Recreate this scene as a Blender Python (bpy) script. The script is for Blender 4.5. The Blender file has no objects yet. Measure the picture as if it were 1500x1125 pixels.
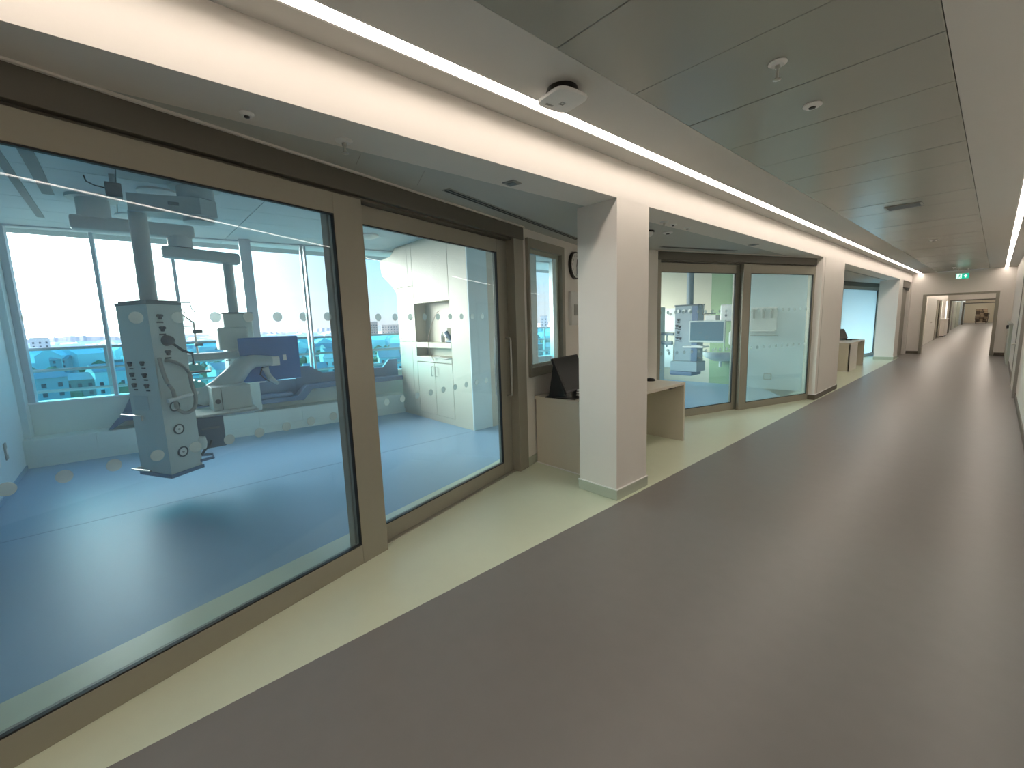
import bpy, bmesh, math, random
from mathutils import Vector, Matrix
random.seed(7)
D = bpy.data
C = bpy.context.scene.collection
PI = math.pi

# ------------------------------------------------------------------ camera, sky, exposure
scn = bpy.context.scene
F_PX, YAW, PITCH, ROLL, CAM_H = 630.0, 0.84266, 0.14083, -0.033313, 1.60
def cam_axes():
    cy, sy = math.cos(YAW), math.sin(YAW)
    fwd = Vector((-sy*math.cos(PITCH), cy*math.cos(PITCH), -math.sin(PITCH)))
    right = Vector((cy, sy, 0)); up = right.cross(fwd)
    return math.cos(ROLL)*right + math.sin(ROLL)*up, -math.sin(ROLL)*right + math.cos(ROLL)*up, fwd
r_, u_, f_ = cam_axes()
cam_d = D.cameras.new('camera'); cam = D.objects.new('camera', cam_d); C.objects.link(cam)
cam_d.sensor_width = 36; cam_d.lens = F_PX*36/1500; cam_d.clip_start = 0.02; cam_d.clip_end = 6000
cam.matrix_world = Matrix(((r_.x, u_.x, -f_.x, 0), (r_.y, u_.y, -f_.y, 0), (r_.z, u_.z, -f_.z, CAM_H), (0, 0, 0, 1)))
scn.camera = cam
scn.view_settings.view_transform = 'Standard'; scn.view_settings.look = 'None'
scn.view_settings.gamma = 1.0; scn.view_settings.use_curve_mapping = False
scn.view_settings.exposure = 0.0
scn.cycles.use_denoising = True
scn.cycles.max_bounces = 10; scn.cycles.diffuse_bounces = 5; scn.cycles.glossy_bounces = 4
scn.cycles.transparent_max_bounces = 24; scn.cycles.transmission_bounces = 6
scn.cycles.caustics_reflective = False; scn.cycles.caustics_refractive = False
scn.cycles.sample_clamp_indirect = 6.0

STRIP_POWER = 18.0
SKY_GAIN = 2.25
world = D.worlds.new('sky'); scn.world = world; world.use_nodes = True
nt = world.node_tree; nt.nodes.clear()
def N(t, **kw):
    n = nt.nodes.new(t)
    for k, v in kw.items(): setattr(n, k, v)
    return n
def L(a, b): nt.links.new(a, b)
def wmath(op, a, b=None):
    n = N('ShaderNodeMath', operation=op)
    for i, v in enumerate((a, b)):
        if v is None: continue
        if isinstance(v, (int, float)): n.inputs[i].default_value = v
        else: L(v, n.inputs[i])
    return n.outputs[0]
tc = N('ShaderNodeTexCoord')
sep = N('ShaderNodeSeparateXYZ'); L(tc.outputs['Generated'], sep.inputs[0])
ramp = N('ShaderNodeValToRGB'); L(sep.outputs['Z'], ramp.inputs[0])
cr = ramp.color_ramp
cr.elements[0].position = 0.0; cr.elements[0].color = (.50, .49, .50, 1)
cr.elements[1].position = 0.9; cr.elements[1].color = (.18, .48, 1.0, 1)
e = cr.elements.new(0.05); e.color = (.44, .54, .58, 1)
e = cr.elements.new(0.16); e.color = (.28, .53, .66, 1)
e = cr.elements.new(0.40); e.color = (.27, .60, .98, 1)
# thin low cloud bars
mp = N('ShaderNodeMapping'); mp.inputs['Scale'].default_value = (3, 3, 34); L(tc.outputs['Generated'], mp.inputs[0])
nz = N('ShaderNodeTexNoise'); nz.inputs['Scale'].default_value = 1.6; nz.inputs['Detail'].default_value = 5; L(mp.outputs[0], nz.inputs[0])
cl = N('ShaderNodeMapRange'); cl.inputs[1].default_value = .47; cl.inputs[2].default_value = .70; L(nz.outputs['Fac'], cl.inputs[0])
lowc = N('ShaderNodeMapRange'); lowc.inputs[1].default_value = .03; lowc.inputs[2].default_value = .11; lowc.inputs[3].default_value = 1; lowc.inputs[4].default_value = .12; L(sep.outputs['Z'], lowc.inputs[0])
mixc = N('ShaderNodeMixRGB'); L(wmath('MULTIPLY', wmath('MULTIPLY', cl.outputs[0], lowc.outputs[0]), .7), mixc.inputs[0]); L(ramp.outputs[0], mixc.inputs[1]); mixc.inputs[2].default_value = (.46, .43, .43, 1)
# glow round the low, hazed sun
SUN = Vector((-.82, -.54, .20)).normalized()
dot = N('ShaderNodeVectorMath', operation='DOT_PRODUCT'); L(tc.outputs['Generated'], dot.inputs[0]); dot.inputs[1].default_value = SUN
g1 = wmath('EXPONENT', wmath('MULTIPLY', wmath('SUBTRACT', dot.outputs['Value'], 1.0), 14.0))
glow = N('ShaderNodeMixRGB', blend_type='MULTIPLY'); glow.inputs[0].default_value = 1
comb = N('ShaderNodeCombineXYZ')
for i in range(3): L(g1, comb.inputs[i])
L(comb.outputs[0], glow.inputs[1]); glow.inputs[2].default_value = (33.0, 30.5, 26.5, 1)
add = N('ShaderNodeMixRGB', blend_type='ADD'); add.inputs[0].default_value = 1; L(mixc.outputs[0], add.inputs[1]); L(glow.outputs[0], add.inputs[2])
bg = N('ShaderNodeBackground'); bg.inputs['Strength'].default_value = SKY_GAIN; L(add.outputs[0], bg.inputs[0])
wo = N('ShaderNodeOutputWorld'); L(bg.outputs[0], wo.inputs[0])

# ------------------------------------------------------------------ materials
def base_mat(name, col, rough=.5, metal=0.0, noise=0.0, nscale=40, bump=0.0, spec=.5, coat=0.0):
    m = D.materials.new(name); m.use_nodes = True
    t = m.node_tree; p = t.nodes['Principled BSDF']
    p.inputs['Base Color'].default_value = (*col, 1); p.inputs['Roughness'].default_value = rough
    p.inputs['Metallic'].default_value = metal; p.inputs['Specular IOR Level'].default_value = spec
    p.inputs['Coat Weight'].default_value = coat
    if noise or bump:
        tx = t.nodes.new('ShaderNodeTexCoord'); n = t.nodes.new('ShaderNodeTexNoise')
        n.inputs['Scale'].default_value = nscale; n.inputs['Detail'].default_value = 6
        t.links.new(tx.outputs['Object'], n.inputs[0])
        if noise:
            mr = t.nodes.new('ShaderNodeMapRange'); mr.inputs[3].default_value = 1-noise; mr.inputs[4].default_value = 1+noise
            t.links.new(n.outputs['Fac'], mr.inputs[0])
            mx = t.nodes.new('ShaderNodeMixRGB'); mx.blend_type = 'MULTIPLY'; mx.inputs[0].default_value = 1
            mx.inputs[1].default_value = (*col, 1); t.links.new(mr.outputs[0], mx.inputs[2])
            t.links.new(mx.outputs[0], p.inputs['Base Color'])
        if bump:
            b = t.nodes.new('ShaderNodeBump'); b.inputs['Strength'].default_value = bump; b.inputs['Distance'].default_value = .004
            t.links.new(n.outputs['Fac'], b.inputs['Height']); t.links.new(b.outputs[0], p.inputs['Normal'])
    return m
def emit_mat(name, col, s):
    m = D.materials.new(name); m.use_nodes = True; t = m.node_tree; t.nodes.clear()
    e = t.nodes.new('ShaderNodeEmission'); e.inputs[0].default_value = (*col, 1); e.inputs[1].default_value = s
    o = t.nodes.new('ShaderNodeOutputMaterial'); t.links.new(e.outputs[0], o.inputs[0]); return m
def glass_mat(name, tint, ior=1.45, haze=0.0, hazecol=(.85, .9, .9)):
    m = D.materials.new(name); m.use_nodes = True; t = m.node_tree; t.nodes.clear()
    tr = t.nodes.new('ShaderNodeBsdfTransparent'); tr.inputs[0].default_value = (*tint, 1)
    gl = t.nodes.new('ShaderNodeBsdfGlossy'); gl.inputs['Roughness'].default_value = 0.0
    ge = t.nodes.new('ShaderNodeNewGeometry'); dp = t.nodes.new('ShaderNodeVectorMath'); dp.operation = 'DOT_PRODUCT'
    t.links.new(ge.outputs['Incoming'], dp.inputs[0]); t.links.new(ge.outputs['Normal'], dp.inputs[1])
    f0 = ((ior-1)/(ior+1))**2
    def mth(op, a, b=None):
        n = t.nodes.new('ShaderNodeMath'); n.operation = op
        for i, v in enumerate((a, b)):
            if v is None: continue
            if isinstance(v, (int, float)): n.inputs[i].default_value = v
            else: t.links.new(v, n.inputs[i])
        return n.outputs[0]
    sch = mth('ADD', mth('MULTIPLY', mth('POWER', mth('SUBTRACT', 1.0, mth('ABSOLUTE', dp.outputs['Value'])), 5.0), 1-f0), f0)
    mx = t.nodes.new('ShaderNodeMixShader'); o = t.nodes.new('ShaderNodeOutputMaterial')
    body = tr.outputs[0]
    if haze:
        tl = t.nodes.new('ShaderNodeBsdfTranslucent'); tl.inputs[0].default_value = (*hazecol, 1)
        df = t.nodes.new('ShaderNodeBsdfDiffuse'); df.inputs[0].default_value = (*hazecol, 1)
        m1 = t.nodes.new('ShaderNodeMixShader'); m1.inputs[0].default_value = .45
        t.links.new(tl.outputs[0], m1.inputs[1]); t.links.new(df.outputs[0], m1.inputs[2])
        m2 = t.nodes.new('ShaderNodeMixShader'); m2.inputs[0].default_value = haze
        t.links.new(tr.outputs[0], m2.inputs[1]); t.links.new(m1.outputs[0], m2.inputs[2]); body = m2.outputs[0]
    t.links.new(sch, mx.inputs[0]); t.links.new(body, mx.inputs[1]); t.links.new(gl.outputs[0], mx.inputs[2])
    t.links.new(mx.outputs[0], o.inputs[0]); return m

M = {}
M['paint'] = base_mat('wall_paint', (.80, .76, .71), .6, noise=.015, nscale=6, bump=.04)
M['ceil'] = base_mat('ceiling_paint', (.63, .62, .59), .7, noise=.015, nscale=5)
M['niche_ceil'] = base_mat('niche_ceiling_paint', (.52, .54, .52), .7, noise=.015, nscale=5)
M['panel'] = base_mat('ceiling_panel_metal', (.37, .375, .335), .24, noise=.02, nscale=3, spec=.4)
M['grey_floor'] = base_mat('grey_vinyl', (.206, .196, .188), .33, noise=.05, nscale=9, spec=.30)
M['green_floor'] = base_mat('pale_green_vinyl', (.65, .70, .54), .30, noise=.03, nscale=9)
M['blue_floor'] = base_mat('blue_vinyl', (.26, .41, .58), .42, noise=.04, nscale=9)
M['green_skirt'] = base_mat('green_grey_skirting', (.47, .51, .42), .4, noise=.03, nscale=20)
M['brown_skirt'] = base_mat('brown_skirting', (.11, .095, .07), .45, noise=.05, nscale=30)
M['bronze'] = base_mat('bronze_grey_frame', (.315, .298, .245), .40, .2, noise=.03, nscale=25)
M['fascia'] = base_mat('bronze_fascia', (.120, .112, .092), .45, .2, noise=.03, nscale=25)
M['gasket'] = base_mat('black_gasket', (.012, .012, .014), .5, noise=.05)
M['steel'] = base_mat('brushed_steel', (.62, .60, .56), .28, 1.0, noise=.04, nscale=60)
M['glass'] = glass_mat('partition_glass', (.91, .96, .985), haze=.05, hazecol=(.72, .86, .98))  # haze mixed into the pane imitates the corridor's veiling reflection
M['hazy_glass'] = glass_mat('hazy_partition_glass', (.90, .955, .965), haze=.26, hazecol=(.58, .68, .65))
M['frost_glass'] = glass_mat('frosted_glass', (.8, .93, .98), haze=.62, hazecol=(.42, .60, .70))
M['window_glass'] = glass_mat('window_glass', (.95, .985, .99), 1.4)
M['rail_glass'] = glass_mat('balcony_glass', (.36, .80, .86), 1.3)
M['dot'] = glass_mat('etched_dot', (.80, .88, .88), 1.1, haze=.46, hazecol=(.72, .80, .79))
M['room_wall'] = base_mat('room_wall_paint', (.64, .77, .82), .6, noise=.015, nscale=6)  # paint tinted bluer to carry the cool daylight cast in its colour
M['cream'] = base_mat('cream_laminate', (.555, .505, .41), .5, noise=.015, nscale=8)
M['cream2'] = base_mat('cream_wall', (.74, .67, .53), .6, noise=.015, nscale=8)
M['lime'] = base_mat('lime_green_wall', (.34, .47, .27), .5, noise=.02, nscale=8)
M['room_ceil'] = base_mat('room_ceiling_tile', (.62, .70, .75), .6, noise=.02, nscale=4)  # tile colour tinted bluer in place of cool daylight
M['slot'] = base_mat('dark_slot', (.22, .25, .27), .6, noise=.05)
M['window_frame'] = base_mat('window_frame_grey', (.55, .60, .66), .4, .2, noise=.03)
M['frame_white'] = base_mat('window_frame_white', (.86, .88, .90), .4, noise=.02)
M['ledge'] = base_mat('ledge_laminate', (.74, .82, .80), .5, noise=.02)
M['bench'] = base_mat('blue_bench', (.13, .20, .32), .35, noise=.04)
M['unit'] = base_mat('pendant_enamel', (.58, .66, .65), .4, noise=.02, nscale=10)
M['unit_dark'] = base_mat('pendant_top_trim', (.13, .17, .20), .45, noise=.04)
M['unit_blue'] = base_mat('pendant_blue_grey', (.34, .42, .47), .4, noise=.02, nscale=10)
M['arm'] = base_mat('pendant_arm_enamel', (.49, .57, .60), .4, noise=.02, nscale=10)
M['blue_back'] = base_mat('blue_display_back', (.06, .19, .48), .4, noise=.05, nscale=6)
M['blue_box'] = base_mat('dark_blue_drawer', (.045, .10, .17), .4, noise=.05)
M['socket'] = base_mat('dark_socket', (.03, .045, .06), .5, noise=.05)
M['white'] = base_mat('white_plastic', (.82, .82, .80), .4, noise=.015)
M['offwhite'] = base_mat('warm_white_plastic', (.74, .71, .66), .4, noise=.015)
M['black'] = base_mat('black_plastic', (.012, .011, .010), .35, noise=.05)
M['screen'] = base_mat('dark_screen', (.012, .011, .010), .35, noise=.05, spec=.25)
M['blue_screen'] = base_mat('blue_grey_screen', (.10, .19, .25), .25, noise=.05)
M['desk'] = base_mat('desk_laminate', (.64, .60, .51), .4, noise=.02, nscale=8)
M['desk_in'] = base_mat('desk_underside_laminate', (.56, .52, .42), .5, noise=.02, nscale=8)
M['strip'] = emit_mat('lamp_diffuser', (1.0, .87, .755), STRIP_POWER)
M['far_strip'] = emit_mat('far_lamp_diffuser', (1.0, .87, .74), 18.0)
M['exit'] = emit_mat('exit_green', (.02, .62, .38), .9)
M['exit_white'] = emit_mat('exit_white', (.75, 1.0, .88), 1.3)
M['teal'] = base_mat('teal_box', (.20, .62, .62), .5, noise=.06)
M['clear'] = glass_mat('clear_plastic', (.75, .95, .95), 1.35)
M['mesh'] = base_mat('grey_trim', (.34, .34, .32), .5, noise=.04)
M['door_white'] = base_mat('white_door', (.78, .78, .74), .4, noise=.015)
M['grey_green'] = base_mat('grey_green_panel', (.40, .43, .37), .5, noise=.03)
M['card'] = base_mat('brown_cardboard', (.22, .135, .07), .8, noise=.25, nscale=14)
M['card2'] = base_mat('pale_cardboard', (.38, .29, .20), .8, noise=.2, nscale=14)
M['card3'] = base_mat('dark_brown_wrap', (.06, .035, .02), .7, noise=.25, nscale=14)
M['terrace'] = base_mat('terrace_paving', (.60, .62, .63), .7, noise=.08, nscale=6)
M['city1'] = base_mat('city_render', (.85, .84, .82), .8, noise=.1, nscale=.2)
M['city2'] = base_mat('city_brick', (.40, .32, .28), .8, noise=.15, nscale=.2)
M['city3'] = base_mat('city_concrete', (.46, .48, .50), .8, noise=.1, nscale=.2)
M['roof'] = base_mat('slate_roof', (.40, .36, .36), .8, noise=.15, nscale=.3)
M['city_window'] = base_mat('city_window', (.05, .07, .09), .2, noise=.05)
M['land'] = base_mat('town_ground', (.20, .25, .17), .9, noise=.35, nscale=.02)
M['hill'] = base_mat('distant_hill', (.52, .43, .40), .9, noise=.15, nscale=.01)
M['tree'] = base_mat('tree_leaves', (.10, .17, .07), .9, noise=.4, nscale=1.0)
M['trunk'] = base_mat('tree_trunk', (.14, .10, .07), .9, noise=.2, nscale=4)
M['lit'] = emit_mat('daylit_pane', (1.0, .93, .80), 1.6)
M['copper'] = base_mat('copper_cable', (.45, .33, .25), .4, noise=.05)

# ------------------------------------------------------------------ mesh helpers
def B(): return bmesh.new()
def box(bm, x0, x1, y0, y1, z0, z1, bev=0.0, mat=None):
    r = bmesh.ops.create_cube(bm, size=1.0)
    vs = r['verts']
    for v in vs:
        v.co = Vector(((x0+x1)/2 + v.co.x*(x1-x0), (y0+y1)/2 + v.co.y*(y1-y0), (z0+z1)/2 + v.co.z*(z1-z0)))
    if bev:
        es = list({e for v in vs for e in v.link_edges})
        r2 = bmesh.ops.bevel(bm, geom=es, offset=bev, segments=2, affect='EDGES', profile=.5)
        vs = list({v for f in r2['faces'] for v in f.verts} | {v for v in vs if v.is_valid})
    if mat is not None:
        for v in vs: v.co = mat @ v.co
    return bm
def prism(bm, pts, z0, z1, axis='z', mat=None):
    """extrude a 2-D outline: axis z: (x,y), axis y: (x,z), axis x: (y,z)"""
    def P(p, h):
        v = Vector((p[0], p[1], h)) if axis == 'z' else Vector((p[0], h, p[1])) if axis == 'y' else Vector((h, p[0], p[1]))
        return mat @ v if mat is not None else v
    a = [bm.verts.new(P(p, z0)) for p in pts]; b = [bm.verts.new(P(p, z1)) for p in pts]
    n = len(pts)
    bm.faces.new(a); bm.faces.new(b[::-1])
    for i in range(n): bm.faces.new((a[i], b[i], b[(i+1) % n], a[(i+1) % n]))
    return bm
def cyl(bm, p0, p1, r0, r1=None, n=20, caps=True):
    p0, p1 = Vector(p0), Vector(p1); r1 = r0 if r1 is None else r1
    d = (p1-p0).normalized(); t = Vector((0, 0, 1)) if abs(d.z) < .9 else Vector((1, 0, 0))
    u = d.cross(t).normalized(); w = d.cross(u)
    A = [bm.verts.new(p0 + (u*math.cos(2*PI*i/n) + w*math.sin(2*PI*i/n))*r0) for i in range(n)]
    Bv = [bm.verts.new(p1 + (u*math.cos(2*PI*i/n) + w*math.sin(2*PI*i/n))*r1) for i in range(n)]
    for i in range(n): bm.faces.new((A[i], A[(i+1) % n], Bv[(i+1) % n], Bv[i]))
    if caps: bm.faces.new(A[::-1]); bm.faces.new(Bv)
    return bm
def tube(bm, pts, r, n=8):
    pts = [Vector(p) for p in pts]; rings = []
    for i, p in enumerate(pts):
        d = (pts[min(i+1, len(pts)-1)] - pts[max(i-1, 0)]).normalized()
        t = Vector((0, 0, 1)) if abs(d.z) < .9 else Vector((1, 0, 0))
        u = d.cross(t).normalized(); w = d.cross(u)
        rr = r[i] if isinstance(r, (list, tuple)) else r
        rings.append([bm.verts.new(p + (u*math.cos(2*PI*k/n) + w*math.sin(2*PI*k/n))*rr) for k in range(n)])
    for a, b in zip(rings, rings[1:]):
        for k in range(n): bm.faces.new((a[k], a[(k+1) % n], b[(k+1) % n], b[k]))
    bm.faces.new(rings[0][::-1]); bm.faces.new(rings[-1])
    return bm
def lathe(bm, prof, n=24, c=(0, 0, 0)):
    rings = []
    for r, z in prof:
        rings.append([bm.verts.new((c[0]+r*math.cos(2*PI*i/n), c[1]+r*math.sin(2*PI*i/n), c[2]+z)) for i in range(n)])
    for a, b in zip(rings, rings[1:]):
        for i in range(n): bm.faces.new((a[i], a[(i+1) % n], b[(i+1) % n], b[i]))
    bm.faces.new(rings[0][::-1]); bm.faces.new(rings[-1])
    return bm
def arc(c, r, a0, a1, n, plane='xz'):
    out = []
    for i in range(n+1):
        a = math.radians(a0+(a1-a0)*i/n); p, q = r*math.cos(a), r*math.sin(a)
        out.append((c[0]+p, c[1], c[2]+q) if plane == 'xz' else (c[0]+p, c[1]+q, c[2]) if plane == 'xy' else (c[0], c[1]+p, c[2]+q))
    return out
def obj(name, bm, mat, parent=None, label=None, kind=None, smooth=False, loc=None, rot=None):
    me = D.meshes.new(name); bmesh.ops.recalc_face_normals(bm, faces=bm.faces[:]); bm.to_mesh(me); bm.free()
    me.materials.append(M[mat] if isinstance(mat, str) else mat)
    if smooth:
        for p in me.polygons: p.use_smooth = True
        try: me.set_sharp_from_angle(angle=math.radians(35))
        except Exception: pass
    o = D.objects.new(name, me); C.objects.link(o)
    if parent is not None: o.parent = parent
    if label: o['label'] = label
    if kind: o['kind'] = kind
    if loc is not None: o.location = loc
    if rot is not None: o.rotation_euler = rot
    return o
def thing(name, label, cat, loc=(0, 0, 0), rz=0.0, group=None, rot=None):
    o = D.objects.new(name, None); C.objects.link(o); o.empty_display_size = .05
    o.location = loc; o.rotation_euler = rot if rot else (0, 0, rz)
    o['label'] = label; o['category'] = cat
    if group: o['group'] = group
    return o
def tag(o, label, cat, group=None):
    o['label'] = label; o['category'] = cat
    if group: o['group'] = group
    return o
def struct(name, bm=None, mat=None, loc=(0, 0, 0), rz=0.0, parent=None):
    if bm is None:
        o = D.objects.new(name, None); C.objects.link(o); o.empty_display_size = .05
    else:
        o = obj(name, bm, mat, parent)
    o.location = loc; o.rotation_euler = (0, 0, rz)
    if parent is None: o['kind'] = 'structure'
    return o
def copy_tree(o, parent=None):
    c = o.copy(); C.objects.link(c)
    if parent is not None: c.parent = parent
    for ch in list(o.children): copy_tree(ch, c)
    return c
def text_bm(s, size, depth=.001):
    cu = D.curves.new('lettering', 'FONT'); cu.body = s; cu.size = size; cu.extrude = depth; cu.align_x = 'CENTER'; cu.align_y = 'CENTER'
    o = D.objects.new('lettering', cu); C.objects.link(o)
    dg = bpy.context.evaluated_depsgraph_get(); me = D.meshes.new_from_object(o.evaluated_get(dg))
    bm = B(); bm.from_mesh(me); D.objects.remove(o); D.curves.remove(cu); D.meshes.remove(me)
    return bm

# ------------------------------------------------------------------ plan data
TH1, TH2 = 0.2683, -0.31512
d1 = Vector((-math.sin(TH1), math.cos(TH1), 0)); n1 = Vector((math.cos(TH1), math.sin(TH1), 0))
d2 = Vector((-math.sin(TH2), math.cos(TH2), 0)); n2 = Vector((math.cos(TH2), math.sin(TH2), 0))
OFF1, OFF2 = -2.382, -5.035
XF = -2.13                      # face of columns and beam
ZS, ZC, ZR = 2.58, 2.87, 3.00   # niche soffit, corridor ceiling, room ceiling
XR = 0.345
V = Vector((-3.774, 4.676, 0))  # where the two niche walls meet
rz1, rz2 = PI/2 + TH1, PI/2 + TH2

# ------------------------------------------------------------------ setting: floors
bm = B(); prism(bm, [(-2.09, -4.2), (XR+.3, -4.2), (XR+.3, 80), (-2.6, 80), (-2.6, 21.7), (-2.09, 19.6)], -.12, 0)
struct('floor', bm, 'grey_floor')
g1a = n1*(-2.89) + d1*(-.9); g1b = n1*(-2.89) + d1*5.8
bm = B(); prism(bm, [(-2.09, -1.3), (-2.09, 19.6), (-3.6, 19.6), (-3.8, 11), (-2.65, 9.4), (-3.9, 5.6), (-4.3, 4.676), (-3.74, 2.95), (g1a.x, g1a.y)], -.12, 0)
struct('floor.001', bm, 'green_floor')
bm = B(); prism(bm, [(g1a.x, g1a.y), (-3.74, 2.95), (-4.3, 4.676), (-3.9, 5.6), (-2.65, 9.4), (-2.65, 10.6), (-6.96, 10.6), (-8.35, -1.3)], -.12, 0)
fl2 = struct('floor.002', bm, 'blue_floor')
obj('weld_seam', box(B(), -5.15, -5.143, -1.05, 3.75, 0, .0012), 'bench', fl2)
bm = B(); prism(bm, [(-3.8, 11), (-3.6, 19.6), (-2.6, 19.6), (-2.6, 22), (-9, 22), (-9, 10.6), (-3.0, 10.6)], -.12, -.001)
struct('floor.003', bm, 'blue_floor')

# corridor ceiling: painted borders, metal panel field laid plank by plank
ceil = struct('ceiling')
for x0, x1, y0 in ((XF-.3, -1.975, -4), (-1.870, -1.487, -4), (-.258, .066, -4), (.157, XR+.3, -4)):
    obj('ceiling_border', box(B(), x0, x1, y0, 21.5, ZC, ZC+.12), 'ceil', ceil)
bm = box(B(), -.006, 1.223-.006, .003, .657, 0, .05, .003)
first = obj('ceiling_panel', bm, 'panel', ceil)
k = 0
y = 1.675-9*.66
while y < 21.0:
    o = first if k == 0 else first.copy()
    if k: C.objects.link(o)
    o.location = (-1.479, y, ZC-.001 + (.0012 if k % 3 == 1 else 0)); k += 1; y += .66
obj('ceiling_void', box(B(), -1.487, -.258, -4, 21.5, ZC+.055, ZC+.1), 'slot', ceil)

# niche ceilings (plasterboard)
p1 = n1*(OFF1-.12) + d1*(-.7); p2 = n1*(OFF1-.12) + d1*5.5; p3 = n2*(OFF2-.12) + d2*3.4; p4 = n2*(OFF2-.12) + d2*8.42
nc = struct('ceiling.001', prism(B(), [(XF-.32, -1.3), (XF-.32, 9.3), (p4.x, p4.y), (-3.95, 4.676), (p1.x, p1.y)], ZS, ZS+.1), 'niche_ceil')
for (xa, ya, xb, yb) in ((-2.50, 1.13, -2.66, 1.17), (-2.50, 1.55, -2.79, 1.66)):
    v = Vector((xb-xa, yb-ya, 0)); m4 = Matrix.Translation((xa, ya, 0)) @ Matrix.Rotation(math.atan2(v.y, v.x), 4, 'Z')
    obj('ceiling_joint', box(B(), 0, v.length, -.0015, .0015, ZS-.0015, ZS+.002, mat=m4), 'mesh', nc)
struct('ceiling.002', box(B(), -3.9, XF-.32, 11.05, 21.5, ZS-.025, ZS+.1), 'niche_ceil')
# beam over the openings
struct('trim_1', box(B(), XF-.32, XF, -4.2, 21.5, ZS-.003, ZC), 'paint')

# columns along the corridor, each a post with a coved skirting
def column(name, y0, y1, x0, skirt, ztop=ZS):
    st = struct(name)
    obj('post', box(B(), x0, XF, y0, y1, 0, ztop), 'paint', st)
    obj('skirting', box(B(), x0-.012, XF+.012, y0-.012, y1+.012, 0, .095, .006), skirt, st)
    obj('skirting_cap', box(B(), x0-.014, XF+.014, y0-.014, y1+.014, .095, .103, .002), 'white', st)
column('wall_column', 3.105, 3.594, -2.545, 'green_skirt')
column('wall_column.001', 9.40, 11.05, -2.27, 'brown_skirt')
column('wall_column.002', 18.55, 19.38, -2.62, 'green_skirt')

# corridor walls
struct('wall_right', box(B(), XR, XR+.2, -4.2, 21.5, 0, ZC), 'paint')
struct('baseboard_right', box(B(), XR-.012, XR, -4.2, 18.2, 0, .10), 'brown_skirt')
struct('wall_back', box(B(), -2.5, XR+.2, -4.3, -4.1, 0, ZC), 'paint')
struct('wall_left', box(B(), -2.4, XF, -4.2, -1.15, 0, ZS), 'paint')
struct('wall_left.001', box(B(), -2.4, XF, 21.30, 21.6, 0, ZS), 'paint')
struct('wall_left.002', box(B(), -2.62, XF-.14, 19.38, 21.5, 0, ZS), 'paint')
ew = struct('wall_end')
for a in ((-3.9, -1.80, 0, ZC), (.03, XR+.3, 0, ZC), (-1.80, .03, 2.12, ZC)):
    obj('wall_segment', box(B(), a[0], a[1], 21.5, 21.72, a[2], a[3]), 'paint', ew)
struct('baseboard_end', box(B(), .05, XR, 21.488, 21.5, 0, .10), 'brown_skirt')
struct('baseboard_end.001', box(B(), XF, -1.80, 21.488, 21.5, 0, .10), 'brown_skirt')

# ------------------------------------------------------------------ sliding glass fronts
DOT = None
def dot_mesh():
    global DOT
    if DOT is None:
        bm = B(); cyl(bm, (0, -.0006, 0), (0, .0006, 0), .0262, n=24); DOT = D.meshes.new('manifestation_dot'); bm.to_mesh(DOT); bm.free(); DOT.materials.append(M['dot'])
    return DOT
def leaf(parent, x0, x1, gx0, gx1, z0, z1, gz0, gz1, y0, glass, dots=(), thick=.06, rev=False):
    """one glazed leaf: stiles, rails, gasket, pane, dots. y0 = corridor face"""
    y1 = y0+thick; bv = .003
    obj('stile', box(B(), x0, gx0, y0, y1, z0, z1, bv), 'bronze', parent)
    obj('stile', box(B(), gx1, x1, y0, y1, z0, z1, bv), 'bronze', parent)
    obj('bottom_rail', box(B(), gx0, gx1, y0+.001, y1-.001, z0, gz0, bv), 'bronze', parent)
    obj('top_rail', box(B(), gx0, gx1, y0+.001, y1-.001, gz1, z1, bv), 'bronze', parent)
    g = .008; bm = B()
    for q in ((gx0, gx0+g, gz0, gz1), (gx1-g, gx1, gz0, gz1), (gx0, gx1, gz0, gz0+g), (gx0, gx1, gz1-g, gz1)):
        box(bm, q[0], q[1], y0+.002, y0+.026, q[2], q[3])
    obj('gasket', bm, 'gasket', parent)
    pane = obj('glass_pane', box(B(), gx0, gx1, y0+.026, y0+.036, gz0, gz1), glass, parent)
    for (dx, dz) in dots:
        o = D.objects.new('manifestation_dot', dot_mesh()); C.objects.link(o); o.parent = pane; o.location = (dx, y0+.024, dz)
    return pane
def handle(parent, x, z0, z1, y, out=-.055):
    bm = B()
    s = 1 if out > 0 else -1
    tube(bm, [(x, y, z0), (x, y+out*.7, z0), (x, y+out, z0+.012), (x, y+out, z0+.03), (x, y+out, z1-.03), (x, y+out, z1-.012), (x, y+out*.7, z1), (x, y, z1)], .011, 10)
    obj('pull_handle', bm, 'steel', parent, smooth=True)

# front of the first room
f1 = struct('door_1', loc=n1*OFF1, rz=rz1)
ZB, ZT, ZL = .135, 2.30, 2.425
dots1 = [(.092+.1558*k, 1.677) for k in range(-3, 11)] + [(.110+.1515*k, 1.054) for k in range(-3, 11)]
dots2 = [(1.965+.157*k, 1.672) for k in range(10)] + [(1.982+.1575*k, 1.048) for k in range(10)]
leaf(f1, -.62, 1.952, -.50, 1.74, 0, ZL, ZB, ZT, 0.0, 'glass', [d for d in dots1 if -.45 < d[0] < 1.7])
leaf(f1, 1.752, 3.80, 1.85, 3.628, 0, ZL, ZB, ZT, .095, 'glass', [d for d in dots2 if d[0] > 1.82])
obj('door_post', box(B(), 3.80, 3.98, 0, .20, 0, ZS, .004), 'bronze', f1)
obj('door_post', box(B(), -.74, -.62, 0, .20, 0, ZS, .004), 'bronze', f1)
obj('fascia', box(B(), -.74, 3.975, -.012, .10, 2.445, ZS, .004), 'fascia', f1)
obj('track_housing', box(B(), -.62, 3.80, .03, .20, 2.43, 2.50), 'fascia', f1)
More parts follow.
